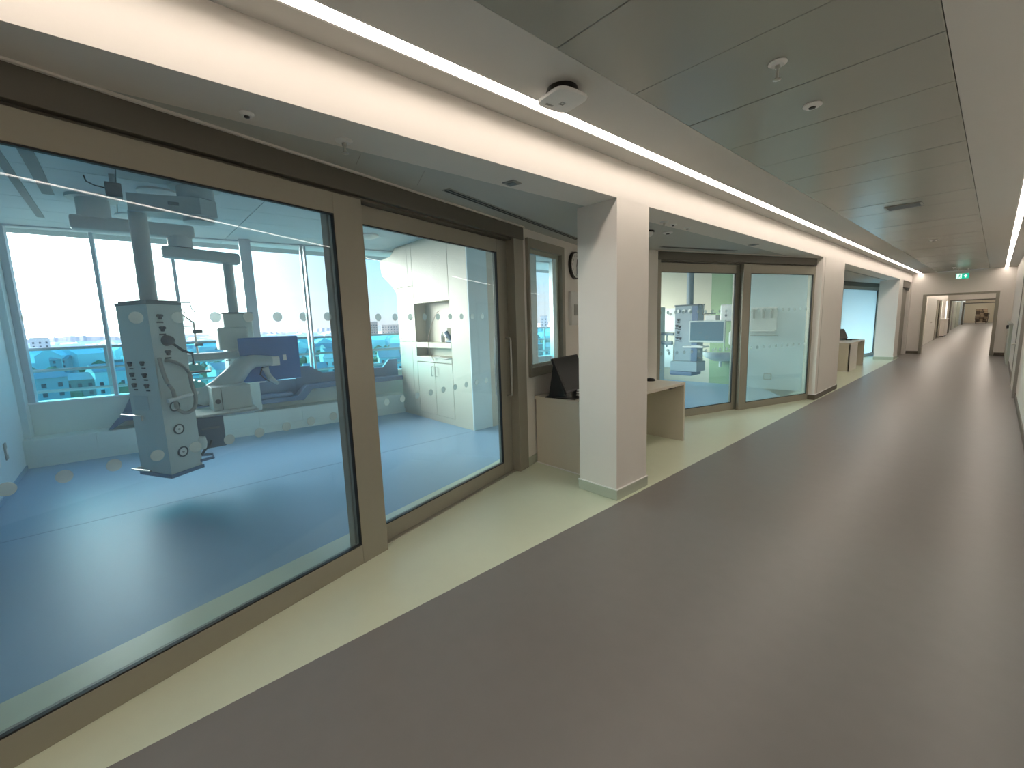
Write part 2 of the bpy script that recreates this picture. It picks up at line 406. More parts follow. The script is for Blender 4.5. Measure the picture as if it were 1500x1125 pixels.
obj('ceiling_trim', box(B(), -.74, 3.98, -.030, -.012, ZS-.012, ZS, .002), 'offwhite', f1)
obj('floor_track', box(B(), -.62, 3.80, .06, .17, 0, .006), 'steel', f1)
handle(f1, 3.74, .845, 1.45, .095); handle(f1, 3.70, .845, 1.45, .155, .055)
obj('wall_over_door', box(B(), -.74, 3.98, .06, .20, ZS-.08, ZR+.1), 'room_wall', f1)

# front of the second room
f2 = struct('door_2', loc=n2*OFF2, rz=rz2)
dots3 = [(4.76+.157*k, 1.68) for k in range(10)] + [(4.80+.157*k, 1.05) for k in range(10)]
dots4 = [(6.66+.157*k, 1.68) for k in range(10)] + [(6.68+.157*k, 1.05) for k in range(10)]
leaf(f2, 4.665, 6.46, 4.70, 6.338, 0, ZL, .125, 2.288, .095, 'glass', dots3)
leaf(f2, 6.40, 8.36, 6.572, 8.195, 0, ZL, .115, 2.282, 0.0, 'hazy_glass', dots4)
obj('door_post', box(B(), 4.60, 4.665, 0, .20, 0, ZS, .004), 'bronze', f2)
obj('door_post', box(B(), 8.36, 8.43, -.05, .20, 0, ZS, .004), 'bronze', f2)
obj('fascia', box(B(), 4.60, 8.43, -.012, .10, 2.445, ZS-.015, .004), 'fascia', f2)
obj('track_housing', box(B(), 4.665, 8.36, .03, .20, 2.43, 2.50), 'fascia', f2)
obj('ceiling_trim', box(B(), 4.55, 8.43, -.030, -.012, ZS-.012, ZS, .002), 'offwhite', f2)
handle(f2, 4.69, .85, 1.45, .095)
obj('wall_over_door', box(B(), 4.60, 8.43, .06, .20, ZS-.08, ZR+.1), 'room_wall', f2)

# front of the third room, seen past the second wide column
dd = Vector((.116, .993, 0)).normalized(); rz3 = math.atan2(dd.y, dd.x)
f3 = struct('door_3', loc=Vector((-2.986, 19.36, 0)), rz=rz3)
leaf(f3, -2.5, 1.02, -2.4, .90, 0, 2.42, .10, 2.32, 0, 'frost_glass')
leaf(f3, 1.02, 2.1, 1.10, 2.0, 0, 2.42, .10, 2.32, .03, 'frost_glass')
obj('fascia', box(B(), -2.5, 2.1, -.02, .12, 2.42, ZS-.025), 'fascia', f3)
obj('door_post', box(B(), -2.62, -2.5, -.02, .14, 0, ZS-.025, .004), 'bronze', f3)
struct('wall_niche.002', box(B(), -3.5, -3.38, 11.2, 17.0, 0, ZS), 'paint')

# niche walls behind the first column, one with a window
nw = struct('wall_niche', loc=n1*(OFF1-.02), rz=rz1)
for a in ((3.98, 4.06, 0, ZR+.1), (4.93, 5.56, 0, ZR+.1), (4.06, 4.93, 0, 1.0), (4.06, 4.93, 2.487, ZR+.1)):
    obj('wall_segment', box(B(), a[0], a[1], 0, .12, a[2], a[3]), 'paint', nw)
obj('skirting', box(B(), 3.99, 5.5, -.012, 0, 0, .10, .004), 'green_skirt', nw)
nw2 = struct('wall_niche.001', loc=n2*OFF2, rz=rz2)
obj('wall_segment', box(B(), 3.29, 4.60, 0, .12, 0, ZR+.1), 'paint', nw2)
obj('skirting', box(B(), 3.32, 4.60, -.012, 0, 0, .10, .004), 'green_skirt', nw2)
w1 = struct('window_1', loc=n1*(OFF1-.02), rz=rz1)
for a in ((4.055, 4.095, 1.0, 2.487), (4.865, 4.935, 1.0, 2.487), (4.095, 4.865, 1.0, 1.10), (4.095, 4.865, 2.39, 2.487)):
    obj('window_frame', box(B(), a[0], a[1], -.035, .10, a[2], a[3], .003), 'bronze', w1)
bm = B()
for a in ((4.095, 4.12, 1.10, 2.39), (4.82, 4.865, 1.10, 2.39), (4.095, 4.865, 1.10, 1.13), (4.095, 4.865, 2.345, 2.39)): box(bm, a[0], a[1], .02, .06, a[2], a[3])
obj('sash', bm, 'grey_green', w1)
obj('glass_pane', box(B(), 4.12, 4.82, .036, .044, 1.13, 2.345), 'glass', w1)

# ------------------------------------------------------------------ rooms behind the glass
struct('wall_room', box(B(), -8.6, -2.15, -1.3, -1.08, 0, ZR+.1), 'room_wall')
struct('baseboard_room', box(B(), -7.9, -2.3, -1.08, -1.068, 0, .05), 'blue_floor')
struct('wall_room.001', box(B(), -4.55, -2.3, 10.48, 10.62, 0, ZR+.1), 'lime')
struct('wall_room.002', box(B(), -6.9, -4.55, 10.48, 10.62, 0, ZR+.1), 'cream2')
struct('wall_room.003', box(B(), -3.80, -2.3, 10.30, 10.48, 0, ZR+.1), 'room_wall')
struct('baseboard_room.001', box(B(), -3.80, -2.6, 10.288, 10.30, .0, .28), 'room_wall')
rc = struct('ceiling.003')
obj('ceiling_slab', prism(B(), [(-9.0, -1.3), (-2.1, -1.3), (-3.2, 2.9), (-3.9, 4.7), (-3.2, 6.2), (-2.15, 9.5), (-2.15, 10.6), (-9.0, 10.6)], ZR+.03, ZR+.12), 'slot', rc)
tl = box(B(), .004, .596, .004, 1.196, 0, .028, .003)
t0 = obj('ceiling_tile', tl, 'room_ceil', rc); k = 0
for i in range(10):
    for j in range(10):
        x, y = -8.35+.6*i, -1.08+1.2*j
        if y > 10.3 or (i >= 9 and j < 1) or (i >= 9): continue
        xm = min(x+.6, x+.6)
        if xm > -2.62-.30*max(0, y+1.2) if y < 3 else xm > -3.9+.33*max(0, y-5.2): continue
        o = t0 if k == 0 else t0.copy()
        if k: C.objects.link(o)
        o.location = (x, y, ZR); k += 1
for xa, xb, ya, yb in ((-6.30, -4.0, -.42, -.335), (-7.52, -4.6, -.578, -.515)):
    obj('ceiling_slot', box(B(), xa, xb, ya, yb, ZR-.006, ZR+.004), 'slot', rc)
# room three shell
struct('ceiling.004', box(B(), -9, -2.3, 10.62, 22, ZR, ZR+.12), 'room_ceil')
struct('wall_room.004', box(B(), -9, -3.9, 21.5, 21.7, 0, ZR), 'cream2')

# facade, drawn in its own frame: x along, y outward
WD = Vector((.116, .993, 0)).normalized(); rzw = math.atan2(WD.y, WD.x)
W0 = Vector((-7.9, -1.08, 0))
wf = struct('window_2', loc=W0, rz=rzw)
obj('ledge', box(B(), -.2, 4.92, 0, .30, 0, .35, .006), 'ledge', wf)
obj('ledge_plinth', box(B(), -.2, 4.92, -.006, 0, 0, .12), 'ledge', wf)
for k in range(8): obj('ledge_front', box(B(), .05+.62*k+.004, .05+.62*(k+1)-.004, -.010, 0, .13, .345, .002), 'ledge', wf)
obj('sill_wall', box(B(), -.2, 12, .30, .42, 0, .765), 'ledge', wf)
obj('sill', box(B(), -.1, 12, .26, .46, .765, .79, .004), 'frame_white', wf)
obj('head_frame', box(B(), -.2, 12, .28, .42, ZR-.02, ZR+.1), 'window_frame', wf)
muls = [(.045, .115), (.868, .908), (1.70, 1.74), (3.415, 3.445), (3.475, 3.50), (4.265, 4.32), (5.1, 5.15), (5.95, 6.0), (6.8, 6.85), (7.6, 7.65), (8.3, 8.35), (10.2, 10.25), (11.0, 11.05), (11.9, 12)]
for a, b in muls: obj('mullion', box(B(), a, b, .29, .40, .79, ZR-.02, .003), 'window_frame', wf)
obj('corner_pilaster', box(B(), -.18, .045, .16, .42, .35, ZR), 'room_wall', wf)
xs = [-.1] + [(a+b)/2 for a, b in muls]
for a, b in zip(xs, xs[1:]):
    if b-a > .3: obj('glass_pane', box(B(), a, b, .34, .35, .79, ZR-.02), 'window_glass', wf)
struct('trim_2', box(B(), 2.55, 2.70, .16, .29, .79, ZR, .004), 'window_frame', loc=W0, rz=rzw)      # slim column inside the glazing
struct('trim_3', box(B(), 8.78, 9.75, .05, .29, 0, ZR, .004), 'room_wall', loc=W0, rz=rzw)
# stepped bracket at the head of the cabinet wall
struct('trim_4', prism(B(), [(-7.33, 2.95), (-7.51, 2.87), (-7.93, 2.85), (-7.87, 2.57), (-7.46, 2.32), (-7.33, 2.2)], 3.795, 4.1, 'y'), 'cream')

# ------------------------------------------------------------------ built-in cabinet wall in the first room
cw = thing('built_in_cabinet', 'cream floor-to-ceiling cabinet wall with open sink niche beside the windows', 'cabinet', (0, 0, 0))
Y0, YB = 3.79, 4.15
obj('carcass', box(B(), -7.33, -5.14, YB, 5.2, 0, ZR), 'cream', cw)
obj('side_panel', box(B(), -5.16, -5.14, Y0, YB, 0, ZR), 'room_wall', cw)
obj('end_panel', box(B(), -5.64, -5.162, Y0, YB, .0, ZR, .003), 'cream', cw)
obj('tall_unit', box(B(), -7.33, -6.72, Y0+.02, YB, 0, ZR), 'cream', cw)
for z0, z1, hz in ((.08, 1.325, (1.09, 1.27)), (1.335, 2.28, (1.38, 1.55)), (2.29, ZR-.02, None)):
    for xa, xb in ((-7.325, -6.88), (-6.875, -6.725)):
        dr = obj('cabinet_door', box(B(), xa, xb, Y0, Y0+.019, z0, z1, .002), 'cream', cw)
        if hz and xa < -7:
            bm = B(); tube(bm, [(-7.27, Y0, hz[0]), (-7.27, Y0-.03, hz[0]), (-7.27, Y0-.03, hz[1]), (-7.27, Y0, hz[1])], .006)
            obj('handle', bm, 'steel', dr)
obj('upper_panel', box(B(), -6.718, -5.645, Y0, YB, 1.98, ZR, .003), 'cream', cw)
obj('niche_shelf', box(B(), -6.718, -5.645, Y0, YB, 1.235, 1.325, .003), 'cream', cw)
obj('worktop', box(B(), -6.718, -5.645, Y0-.006, YB, .995, 1.085, .004), 'cream', cw)
obj('niche_back', box(B(), -6.718, -5.645, Y0+.21, YB-.004, 1.085, 1.98), 'cream', cw)
obj('plinth', box(B(), -6.718, -5.645, Y0+.004, YB, 0, .10), 'cream', cw)
for xa, xb, xh in ((-6.715, -6.170, -6.225), (-6.162, -5.648, -6.105)):
    dr = obj('cabinet_door', box(B(), xa, xb, Y0, Y0+.02, .105, .985, .002), 'cream', cw)
    bm = B(); tube(bm, [(xh, Y0, .765), (xh, Y0-.03, .765), (xh, Y0-.03, .925), (xh, Y0, .925)], .006); obj('handle', bm, 'steel', dr)
# things standing in the niche
bh = thing('glove_dispenser', 'dark blue bottle bracket with raised arm in the cabinet niche', 'dispenser', (-5.80, 3.89, 1.325))
obj('base', box(B(), -.09, .11, -.05, .05, 0, .035, .01), 'blue_box', bh)
bm = B(); tube(bm, [(.05, 0, .03), (.055, 0, .10), (.05, 0, .21)], [.025, .022, .008]); obj('post', bm, 'blue_box', bh, smooth=True)
bm = B(); tube(bm, [(0, 0, .03), (-.05, 0, .10), (-.12, 0, .16)], [.02, .03, .035]); obj('nozzle', bm, 'blue_box', bh, smooth=True)
sd = thing('soap_bottle', 'small white soap bottle at the back of the cabinet niche', 'bottle', (-6.10, 3.93, 1.325))
obj('bottle', lathe(B(), [(.035, 0), (.04, .02), (.04, .12), (.02, .14), (.018, .16)]), 'white', sd, smooth=True)
obj('pump', box(B(), -.04, .015, -.008, .008, .16, .18, .003), 'white', sd)
wd = thing('wall_dispenser', 'white wall dispenser fixed at the back of the cabinet niche', 'dispenser', (-5.98, 3.999, 1.42))
obj('body', box(B(), -.06, .06, -.09, -.001, 0, .14, .015), 'white', wd); obj('spout', box(B(), -.015, .015, -.085, -.06, -.03, 0, .003), 'mesh', wd)
bm = B(); pts = []
for i in range(25):
    t = i/24; x = -5.94-.33*math.sin(PI*t*.62); pts.append((x+.10*max(0, t-.6)/.4*1.2, Y0-.035-.02*math.sin(PI*t), 1.83-.80*t))
pts[0] = (-5.93, Y0-.001, 1.83)
tube(bm, pts, .006, 6); cb = obj('hose', bm, 'copper', smooth=True); tag(cb, 'thin copper-coloured hose looping down across the cabinet niche', 'hose')
bm = B(); tube(bm, [(-6.17, Y0-.035, 1.07), (-6.0, Y0-.03, 1.10), (-5.8, Y0-.02, 1.06), (-5.66, Y0-.02, 1.09)], .007, 6)
tag(obj('cable', bm, 'mesh', smooth=True), 'grey cable lying along the cabinet worktop edge', 'cable')

# window bench
wb = thing('window_bench', 'dark blue stepped bench running under the window panes', 'bench', W0, rzw)
obj('low_top', box(B(), .96, 3.16, -.06, .26, .47, .54, .006), 'bench', wb)
obj('sloped_end', prism(B(), [(.84, .37), (.99, .47), (.99, .54), (.90, .50), (.80, .37)], -.06, .26, 'y'), 'bench', wb)
obj('step', prism(B(), [(3.13, .47), (3.19, .46), (3.34, .63), (3.34, .70), (3.26, .70), (3.10, .54)], -.06, .26, 'y'), 'bench', wb)
obj('high_top', box(B(), 3.33, 4.90, -.06, .26, .63, .70, .006), 'bench', wb)
obj('low_backrest', prism(B(), [(.93, .54), (3.15, .54), (3.15, .80), (1.06, .80)], .20, .26, 'y'), 'bench', wb)
obj('high_backrest', prism(B(), [(3.13, .54), (3.15, 1.0), (3.36, 1.0), (3.56, .865), (4.62, .865), (4.74, 1.0), (4.90, 1.0), (4.90, .70), (3.3, .70)], .19, .255, 'y'), 'bench', wb)
for k, (xa, xb) in enumerate(((1.1, 2.05), (2.1, 3.05))): obj('cushion', box(B(), xa, xb, -.03, .19, .54, .60, .02), 'bench', wb)
# low wall sockets by the camera end of the room
for i, x in enumerate((-6.95, -6.55)):
    s = thing('wall_socket', ('pale double socket low on the side wall near the skirting' if i else 'narrow grey switch plate low on the side wall by the corner'), 'socket', (x, -1.08, .42))
    obj('plate', box(B(), -.05, .05, 0, .012, -.09, .09, .004), 'mesh' if not i else 'white', s)
    obj('rocker', box(B(), -.02, .02, .012, .018, -.03, .03, .002), 'white', s)

# ------------------------------------------------------------------ balcony and town outside
bl = thing('balustrade', 'turquoise glass balcony railing with three dark bars outside the windows', 'railing', W0, rzw)
yo = .95
for z in (1.455, 1.155, .86): 
    bm = B(); tube(bm, [(-3, yo, z), (10.9, yo, z)], .022, 8); obj('bar', bm, 'slot', bl, smooth=True)
for k in range(8):
    obj('glass_panel', box(B(), -2.6+1.68*k+.02, -2.6+1.68*(k+1)-.02, yo+.05, yo+.062, .03, 1.44), 'rail_glass', bl)
    obj('post', box(B(), -2.6+1.68*k-.02, -2.6+1.68*k+.02, yo-.01, yo+.06, 0, 1.45), 'slot', bl)
struct('terrace', box(B(), -3, 13, .42, 1.3, -.3, 0.0), 'terrace', loc=W0, rz=rzw)

# town: ground, ridge, trees as stuff, the houses one tells apart as things
GZ = -22.0
bm = B(); prism(bm, [(-3500, -3000), (-14, -600), (-14, 900), (-3500, 3500)], GZ-1, GZ); land = struct('ground', bm, 'land')
rnd = random.Random(11)
bm = B(); prev = None
cols = 420
for i in range(cols+1):
    a = math.radians(-40 + 115*i/cols); q = i*120/cols; R = 1500
    h = 21 + 4*math.sin(q*.21) + 2.5*math.sin(q*.83+1) + rnd.uniform(-1.6, 2.2) + (3 if 60 < q < 84 else 0)
    x, yy = -R*math.cos(a), R*math.sin(a); x2, y2 = x*1.25, yy*1.25
    cur = [bm.verts.new(p) for p in ((x, yy, GZ), (x*1.06, yy*1.06, GZ+h), (x2, y2, GZ))]
    if prev:
        bm.faces.new((prev[0], cur[0], cur[1], prev[1])); bm.faces.new((prev[1], cur[1], cur[2], prev[2]))
    prev = cur
struct('hill_ridge', bm, 'hill')
def building(x, y, w, dp, h, rz, mat, roof, label, group=None):
    t = thing('town_house', label, 'building', (x, y, GZ), rz, group)
    obj('walls', box(B(), -w/2, w/2, -dp/2, dp/2, 0, h), mat, t)
    if roof: obj('roof', prism(B(), [(-w/2-.4, h), (w/2+.4, h), (0, h+w*.32)], -dp/2-.3, dp/2+.3, 'y'), 'roof', t)
    else: obj('roof', box(B(), -w/2-.2, w/2+.2, -dp/2-.2, dp/2+.2, h, h+.6), 'roof', t)
    bm = B(); nf = max(1, int(h/3.2)); nwn = max(2, int(dp/3))
    for f in range(nf):
        for k in range(nwn):
            yy = -dp/2 + dp*(k+.5)/nwn; box(bm, w/2, w/2+.06, yy-.6, yy+.6, 1+f*3.1, 2.5+f*3.1)
    o = obj('windows', bm, 'city_window', t); o['kind'] = 'stuff'
    return t
def polar(az, R): a = math.radians(az); return -R*math.cos(a), R*math.sin(a)
for (az, R, w, dp, h, m, lab) in ((-5.6, 520, 10, 11, 24, 'city3', 'grey flat-roofed block on the skyline beyond the first window pane'),
                                  (2.8, 430, 9, 9, 27, 'city1', 'pale tower block on the skyline just beside the front pendant'),
                                  (24.2, 610, 14, 12, 31, 'city2', 'brick block rising on the skyline seen past the second glass leaf'),
                                  (26.6, 560, 16, 26, 26, 'city2', 'long brown block on the skyline beside the cabinet wall'),
                                  (44.6, 480, 6, 6, 33, 'city1', 'slim pale tower seen through the niche window'),
                                  (46.2, 500, 8, 8, 30, 'city3', 'grey tower block seen through the niche window')):
    x, y = polar(az, R); building(x, y, w, dp, h, -math.radians(az), m, False, lab)
k = 0
for az in range(-9, 50, 2):
    for R0 in (235, 320, 430):
        if rnd.random() < .22: continue
        R = R0*rnd.uniform(.85, 1.2); a = az + rnd.uniform(-1, 1); x, y = polar(a, R)
        building(x, y, rnd.uniform(7, 10), rnd.uniform(8, 16), rnd.uniform(6, 11), -math.radians(a)+rnd.uniform(-.5, .5), rnd.choice(('city1', 'city1', 'city2', 'city3')), rnd.random() < .7,
                 'low house among the roofs of the town below the balcony', 'town houses below the balcony'); k += 1
bm = B()
for i in range(900):
    a = rnd.uniform(-12, 55); R = rnd.uniform(420, 1350); x, y = polar(a, R); w = rnd.uniform(8, 20); h = rnd.uniform(6, 13)
    m4 = Matrix.Translation((x, y, GZ)) @ Matrix.Rotation(rnd.uniform(0, PI), 4, 'Z'); box(bm, -w/2, w/2, -w*.7, w*.7, 0, h, mat=m4)
    prism(bm, [(-w/2, h), (w/2, h), (0, h+w*.3)], -w*.7, w*.7, 'y', mat=m4)
o = obj('distant_roofs', bm, 'city1'); o['kind'] = 'stuff'; o['label'] = 'far spread of roofs and houses out to the ridge'; o['category'] = 'buildings'
bm = B()
for i in range(700):
    a = rnd.uniform(-12, 55); R = rnd.uniform(200, 1000); x, y = polar(a, R); s = rnd.uniform(2, 4.5)
    r = bmesh.ops.create_icosphere(bm, subdivisions=1, radius=s)
    for v in r['verts']: v.co = Vector((v.co.x*rnd.uniform(.8, 1.2), v.co.y*rnd.uniform(.8, 1.2), v.co.z*rnd.uniform(.8, 1.3))) + Vector((x, y, GZ+s*.9))
o = obj('town_trees', bm, 'tree'); o['kind'] = 'stuff'; o['label'] = 'dark tree crowns between the roofs of the town'; o['category'] = 'trees'

# ------------------------------------------------------------------ ceiling supply pendants
def socket_part(parent, m4, r=.02):
    """a clover of three lobes with a label strip beneath: a gas or power outlet"""
    bm = B()
    for k in range(3):
        a = 2*PI*k/3+.5; c = Vector((.6*r*math.cos(a), 0, .6*r*math.sin(a)))
        cyl(bm, m4 @ c, m4 @ (c+Vector((0, -.022, 0))), r*.55, n=8)
    box(bm, -r*1.2, r*1.2, -.006, 0, -r*2.5, -r*1.9, mat=m4)
    return obj('outlet', bm, 'socket', parent)
def round_port(parent, m4, r=.034):
    # ring, cap and centre pin of a scavenging port
    bm = B(); n = 24
    for k in range(n):
        a0, a1 = 2*PI*k/n, 2*PI*(k+1)/n
        q = [m4 @ Vector((rr*math.cos(a), yy, rr*math.sin(a))) for a in (a0, a1) for rr, yy in ((r, -.009), (r*.78, -.009), (r, 0), (r*.78, 0))]
        vs = [bm.verts.new(p) for p in q]
        bm.faces.new((vs[0], vs[1], vs[5], vs[4])); bm.faces.new((vs[0], vs[4], vs[6], vs[2])); bm.faces.new((vs[1], vs[3], vs[7], vs[5]))
    po = obj('port_ring', bm, 'socket', parent)
    bm = B(); cyl(bm, m4 @ Vector((0, 0, 0)), m4 @ Vector((0, -.004, 0)), r*.78, n=20); obj('port_cap', bm, 'white', po)
    bm = B(); cyl(bm, m4 @ Vector((0, -.004, 0)), m4 @ Vector((0, -.012, 0)), r*.18, n=10); obj('port_pin', bm, 'mesh', po)
    return po
def on_face(a, b, t, z):
    """matrix whose -y points out of the vertical face from a to b, origin at fraction t"""
    a, b = Vector((*a, 0)), Vector((*b, 0)); u = (b-a).normalized(); nrm = Vector((u.y, -u.x, 0))
    p = a + (b-a)*t
    return Matrix(((u.x, -nrm.x, 0, p.x), (u.y, -nrm.y, 0, p.y), (0, 0, 1, z), (0, 0, 0, 1)))

# --- front pendant
PX, PY = -5.33, .22
p = thing('supply_pendant', 'large grey medical supply tower with round ports hanging in front of the windows', 'pendant', (0, 0, 0))
Cn, Ln, Rn, Bk = (-5.07, .188), (-5.47, -.02), (-5.25, .447), (-5.63, .27)
foot = [Ln, Cn, Rn, Bk]
zb, zt = .29, 1.875
obj('tower', prism(B(), foot, zb, zt), 'unit', p)
fa = Vector((*Ln, 0)), Vector((*Cn, 0)), Vector((*Rn, 0)), Vector((*Bk, 0)); cen = sum(fa, Vector())/4
big = [(cen + (v-cen)*1.03).to_2d() for v in fa]; sm = [(cen + (v-cen)*.92).to_2d() for v in fa]
bm = B(); prism(bm, big, zt, zt+.022); prism(bm, sm, zt+.022, zt+.04); obj('top_cap', bm, 'unit_dark', p)
bm = B(); prism(bm, [(cen + (v-cen)*1.06).to_2d() for v in fa], zb-.035, zb); obj('bumper', bm, 'bench', p)
for (t, z) in ((.30, 1.765), (.33, 1.655), (.39, 1.435)): socket_part(p, on_face(Cn, Rn, t, z), .024)
for (t, z) in ((.22, 1.34), (.62, 1.345), (.24, 1.24), (.64, 1.235), (.26, 1.14), (.66, 1.135)): socket_part(p, on_face(Ln, Cn, t, z), .021)
for (t, z) in ((.37, .925), (.40, .70), (.43, .475)): round_port(p, on_face(Cn, Rn, t, z), .050)
mf = on_face(Cn, Rn, .42, 1.545); bm = B(); cyl(bm, mf @ Vector((0, 0, 0)), mf @ Vector((0, -.05, 0)), .052, .040, 20)
pl = obj('plug', bm, 'socket', p, smooth=True)
bm = B(); tube(bm, [mf @ Vector((.03, -.03, -.03)), mf @ Vector((.10, -.05, -.10)), mf @ Vector((.19, -.03, -.13)), mf @ Vector((.25, .02, -.13)), mf @ Vector((.25, .02, -.25))], .012, 8); obj('plug_lead', bm, 'socket', pl, smooth=True)
# recessed panels, instrument tray and hoses on the faces
ml = on_face(Ln, Cn, .5, 1.0)
obj('face_panel', box(B(), -.16, .05, -.008, 0, -.10, .04, .003, mat=ml), 'arm', p)
mr = on_face(Cn, Rn, .5, 1.12)
obj('face_panel', box(B(), -.15, .15, -.006, 0, -.22, .24, .002, mat=mr), 'unit', p)
def smooth_path(pts, n=5):
    out = []; P = [Vector(q) for q in pts]
    for i in range(len(P)-1):
        a, b, c, d = P[max(i-1, 0)], P[i], P[i+1], P[min(i+2, len(P)-1)]
        for k in range(n):
            t = k/n; out.append(.5*((2*b) + (c-a)*t + (2*a-5*b+4*c-d)*t*t + (3*b-a-3*c+d)*t*t*t))
    return out + [P[-1]]
bm = B(); tube(bm, [mr @ q for q in smooth_path(((-.13, -.02, .27), (-.14, -.05, .16), (-.12, -.06, .04), (-.08, -.06, -.04), (-.07, -.06, -.16), (-.05, -.06, -.23), (.02, -.06, -.27), (.10, -.06, -.24), (.13, -.06, -.14), (.11, -.06, 0), (.11, -.05, .10), (.05, -.05, .18), (-.03, -.04, .23), (-.08, -.01, .24)))], .017, 8)
obj('hose', bm, 'mesh', p, smooth=True)
bm = B(); tube(bm, [mr @ Vector((-.14, -.06, -.13)), mr @ Vector((-.02, -.07, -.11)), mr @ Vector((.18, -.04, -.10))], [.02, .016, .014], 10); obj('hose_holder', bm, 'white', p, smooth=True)
ms = on_face(Ln, Cn, .0, .84)
bm = B(); tube(bm, [ms @ Vector((-.16, -.01, 0)), ms @ Vector((-.02, -.01, 0)), ms @ Vector((.16, -.012, .0)), ms @ Vector((.16, -.012, -.04))], .010, 8); obj('equipment_rail', bm, 'steel', p, smooth=True)
mb_ = on_face(Ln, Cn, .0, .31)
bm = B(); tube(bm, [mb_ @ Vector((.10, .03, .03)), mb_ @ Vector((-.06, -.04, 0)), mb_ @ Vector((.20, -.03, .0))], .011, 8); obj('push_handle', bm, 'steel', p, smooth=True)
mq = on_face(Cn, Rn, 1.0, .33)
bm = B(); tube(bm, [mq @ Vector((-.02, -.01, 0)), mq @ Vector((.10, -.03, .0)), mq @ Vector((.14, .02, .02)), mq @ Vector((.04, .05, .04))], .016, 8); obj('push_handle', bm, 'bench', p, smooth=True)
mq = on_face(Cn, Rn, 1.0, .50)
bm = B(); lathe(bm, [(.01, -.07), (.05, -.06), (.06, 0), (.05, .06), (.01, .07)], 16, mq @ Vector((.03, .03, 0))); obj('side_knob', bm, 'unit', p, smooth=True)
bm = B(); tube(bm, [mq @ Vector((.0, 0, -.12)), mq @ Vector((.04, -.01, -.07)), mq @ Vector((.11, 0, -.05)), mq @ Vector((.13, 0, .0))], .012, 8); obj('side_lead', bm, 'socket', p, smooth=True)
obj('down_tube', cyl(B(), (PX, PY, zt), (PX+.02, PY+.01, 2.72), .068, n=24), 'arm', p, smooth=True)
bm = B(); prism(bm, [(-5.42, .20), (-5.20, .165), (-5.05, .68), (-5.13, .82), (-5.36, .82)], 2.70, 2.85); obj('swing_arm', bm, 'arm', p)
obj('arm_bearing', cyl(B(), (-5.24, .68, 2.66), (-5.24, .68, 2.9), .125, n=28), 'arm', p, smooth=True)
obj('arm_logo', box(B(), -5.06, -5.055, .44, .52, 2.755, 2.785, mat=Matrix.Identity(4)), 'slot', p)
obj('ceiling_column', cyl(B(), (-5.24, .68, 2.86), (-5.24, .68, ZR), .15, n=28), 'arm', p, smooth=True)
obj('ceiling_flange', cyl(B(), (-5.24, .68, ZR-.03), (-5.24, .68, ZR), .21, n=28), 'arm', p, smooth=True)
ht = thing('ceiling_speaker_box', 'small dark box hung by a cable from the ceiling beside the pendant arms', 'box', (-5.27, .09, 2.86))
obj('box', box(B(), -.07, .07, -.055, .055, -.06, .06, .006), 'unit_dark', ht)
obj('mount', box(B(), -.02, .02, -.02, .02, .06, .14), 'arm', ht)
bm = B(); tube(bm, [(0, -.055, .02), (0, -.12, .03), (-.1, -.17, .08), (-.15, -.18, .138)], .006, 6); obj('cable', bm, 'black', ht)
for i, (x, y, lab) in enumerate(((-5.62, .42, 'round white ceiling light above the front pendant arm'), (-6.9, .25, 'round white ceiling light over the window side'), (-6.5, 2.95, 'round ring light in the ceiling near the cabinet wall'))):
    d = thing('ceiling_downlight', lab, 'light', (x, y, ZR))
    obj('ring', lathe(B(), [(.16, 0), (.165, -.02), (.14, -.035)], 28), 'white', d, smooth=True); obj('lens', lathe(B(), [(.13, -.036), (.10, -.05), (.02, -.055)], 28), 'white', d, smooth=True)

# --- rear pendant with the blue display
q = thing('supply_pendant.001', 'grey supply tower with long jointed arm and big blue display by the windows', 'pendant', (0, 0, 0))
Xp = -6.2
obj('ceiling_column', cyl(B(), (-6.2, -.07, 2.78), (-6.2, -.07, ZR), .13, n=28), 'arm', q, smooth=True)
obj('ceiling_flange', cyl(B(), (-6.2, -.07, ZR-.03), (-6.2, -.07, ZR), .20, n=28), 'arm', q, smooth=True)
bm = box(B(), -6.30, -6.10, -.26, .74, 2.66, 2.80, .03); obj('upper_arm', bm, 'arm', q, smooth=True)
obj('knuckle', cyl(B(), (-6.2, .60, 2.56), (-6.2, .60, 2.68), .115, n=28), 'arm', q, smooth=True)
m4 = Matrix.Translation((-6.2, .50, 2.49)) @ Matrix.Rotation(math.radians(-3), 4, 'X')
obj('lower_arm', box(B(), -.085, .085, -.08, .66, -.05, .075, .03, mat=m4), 'arm', q, smooth=True)
obj('down_tube', cyl(B(), (-6.2, 1.03, 1.82), (-6.2, 1.03, 2.46), .055, n=24), 'arm', q, smooth=True)
obj('tower', box(B(), -6.36, -6.08, .90, 1.20, .62, 1.82, .012), 'unit', q)
obj('top_cap', box(B(), -6.37, -6.07, .89, 1.21, 1.82, 1.835, .004), 'unit_dark', q)
obj('arm_carriage', box(B(), -6.08, -5.86, .80, 1.10, 1.40, 1.66, .02), 'unit', q)
obj('shelf_arm', box(B(), -6.10, -5.8, .40, 1.0, 1.30, 1.38, .02), 'arm', q)
for (yv, zv) in ((.90, 1.32), (1.04, 1.33), (1.05, 1.22)): socket_part(q, Matrix(((0, -1, 0, -6.075), (1, 0, 0, yv), (0, 0, 1, zv), (0, 0, 0, 1))), .022)
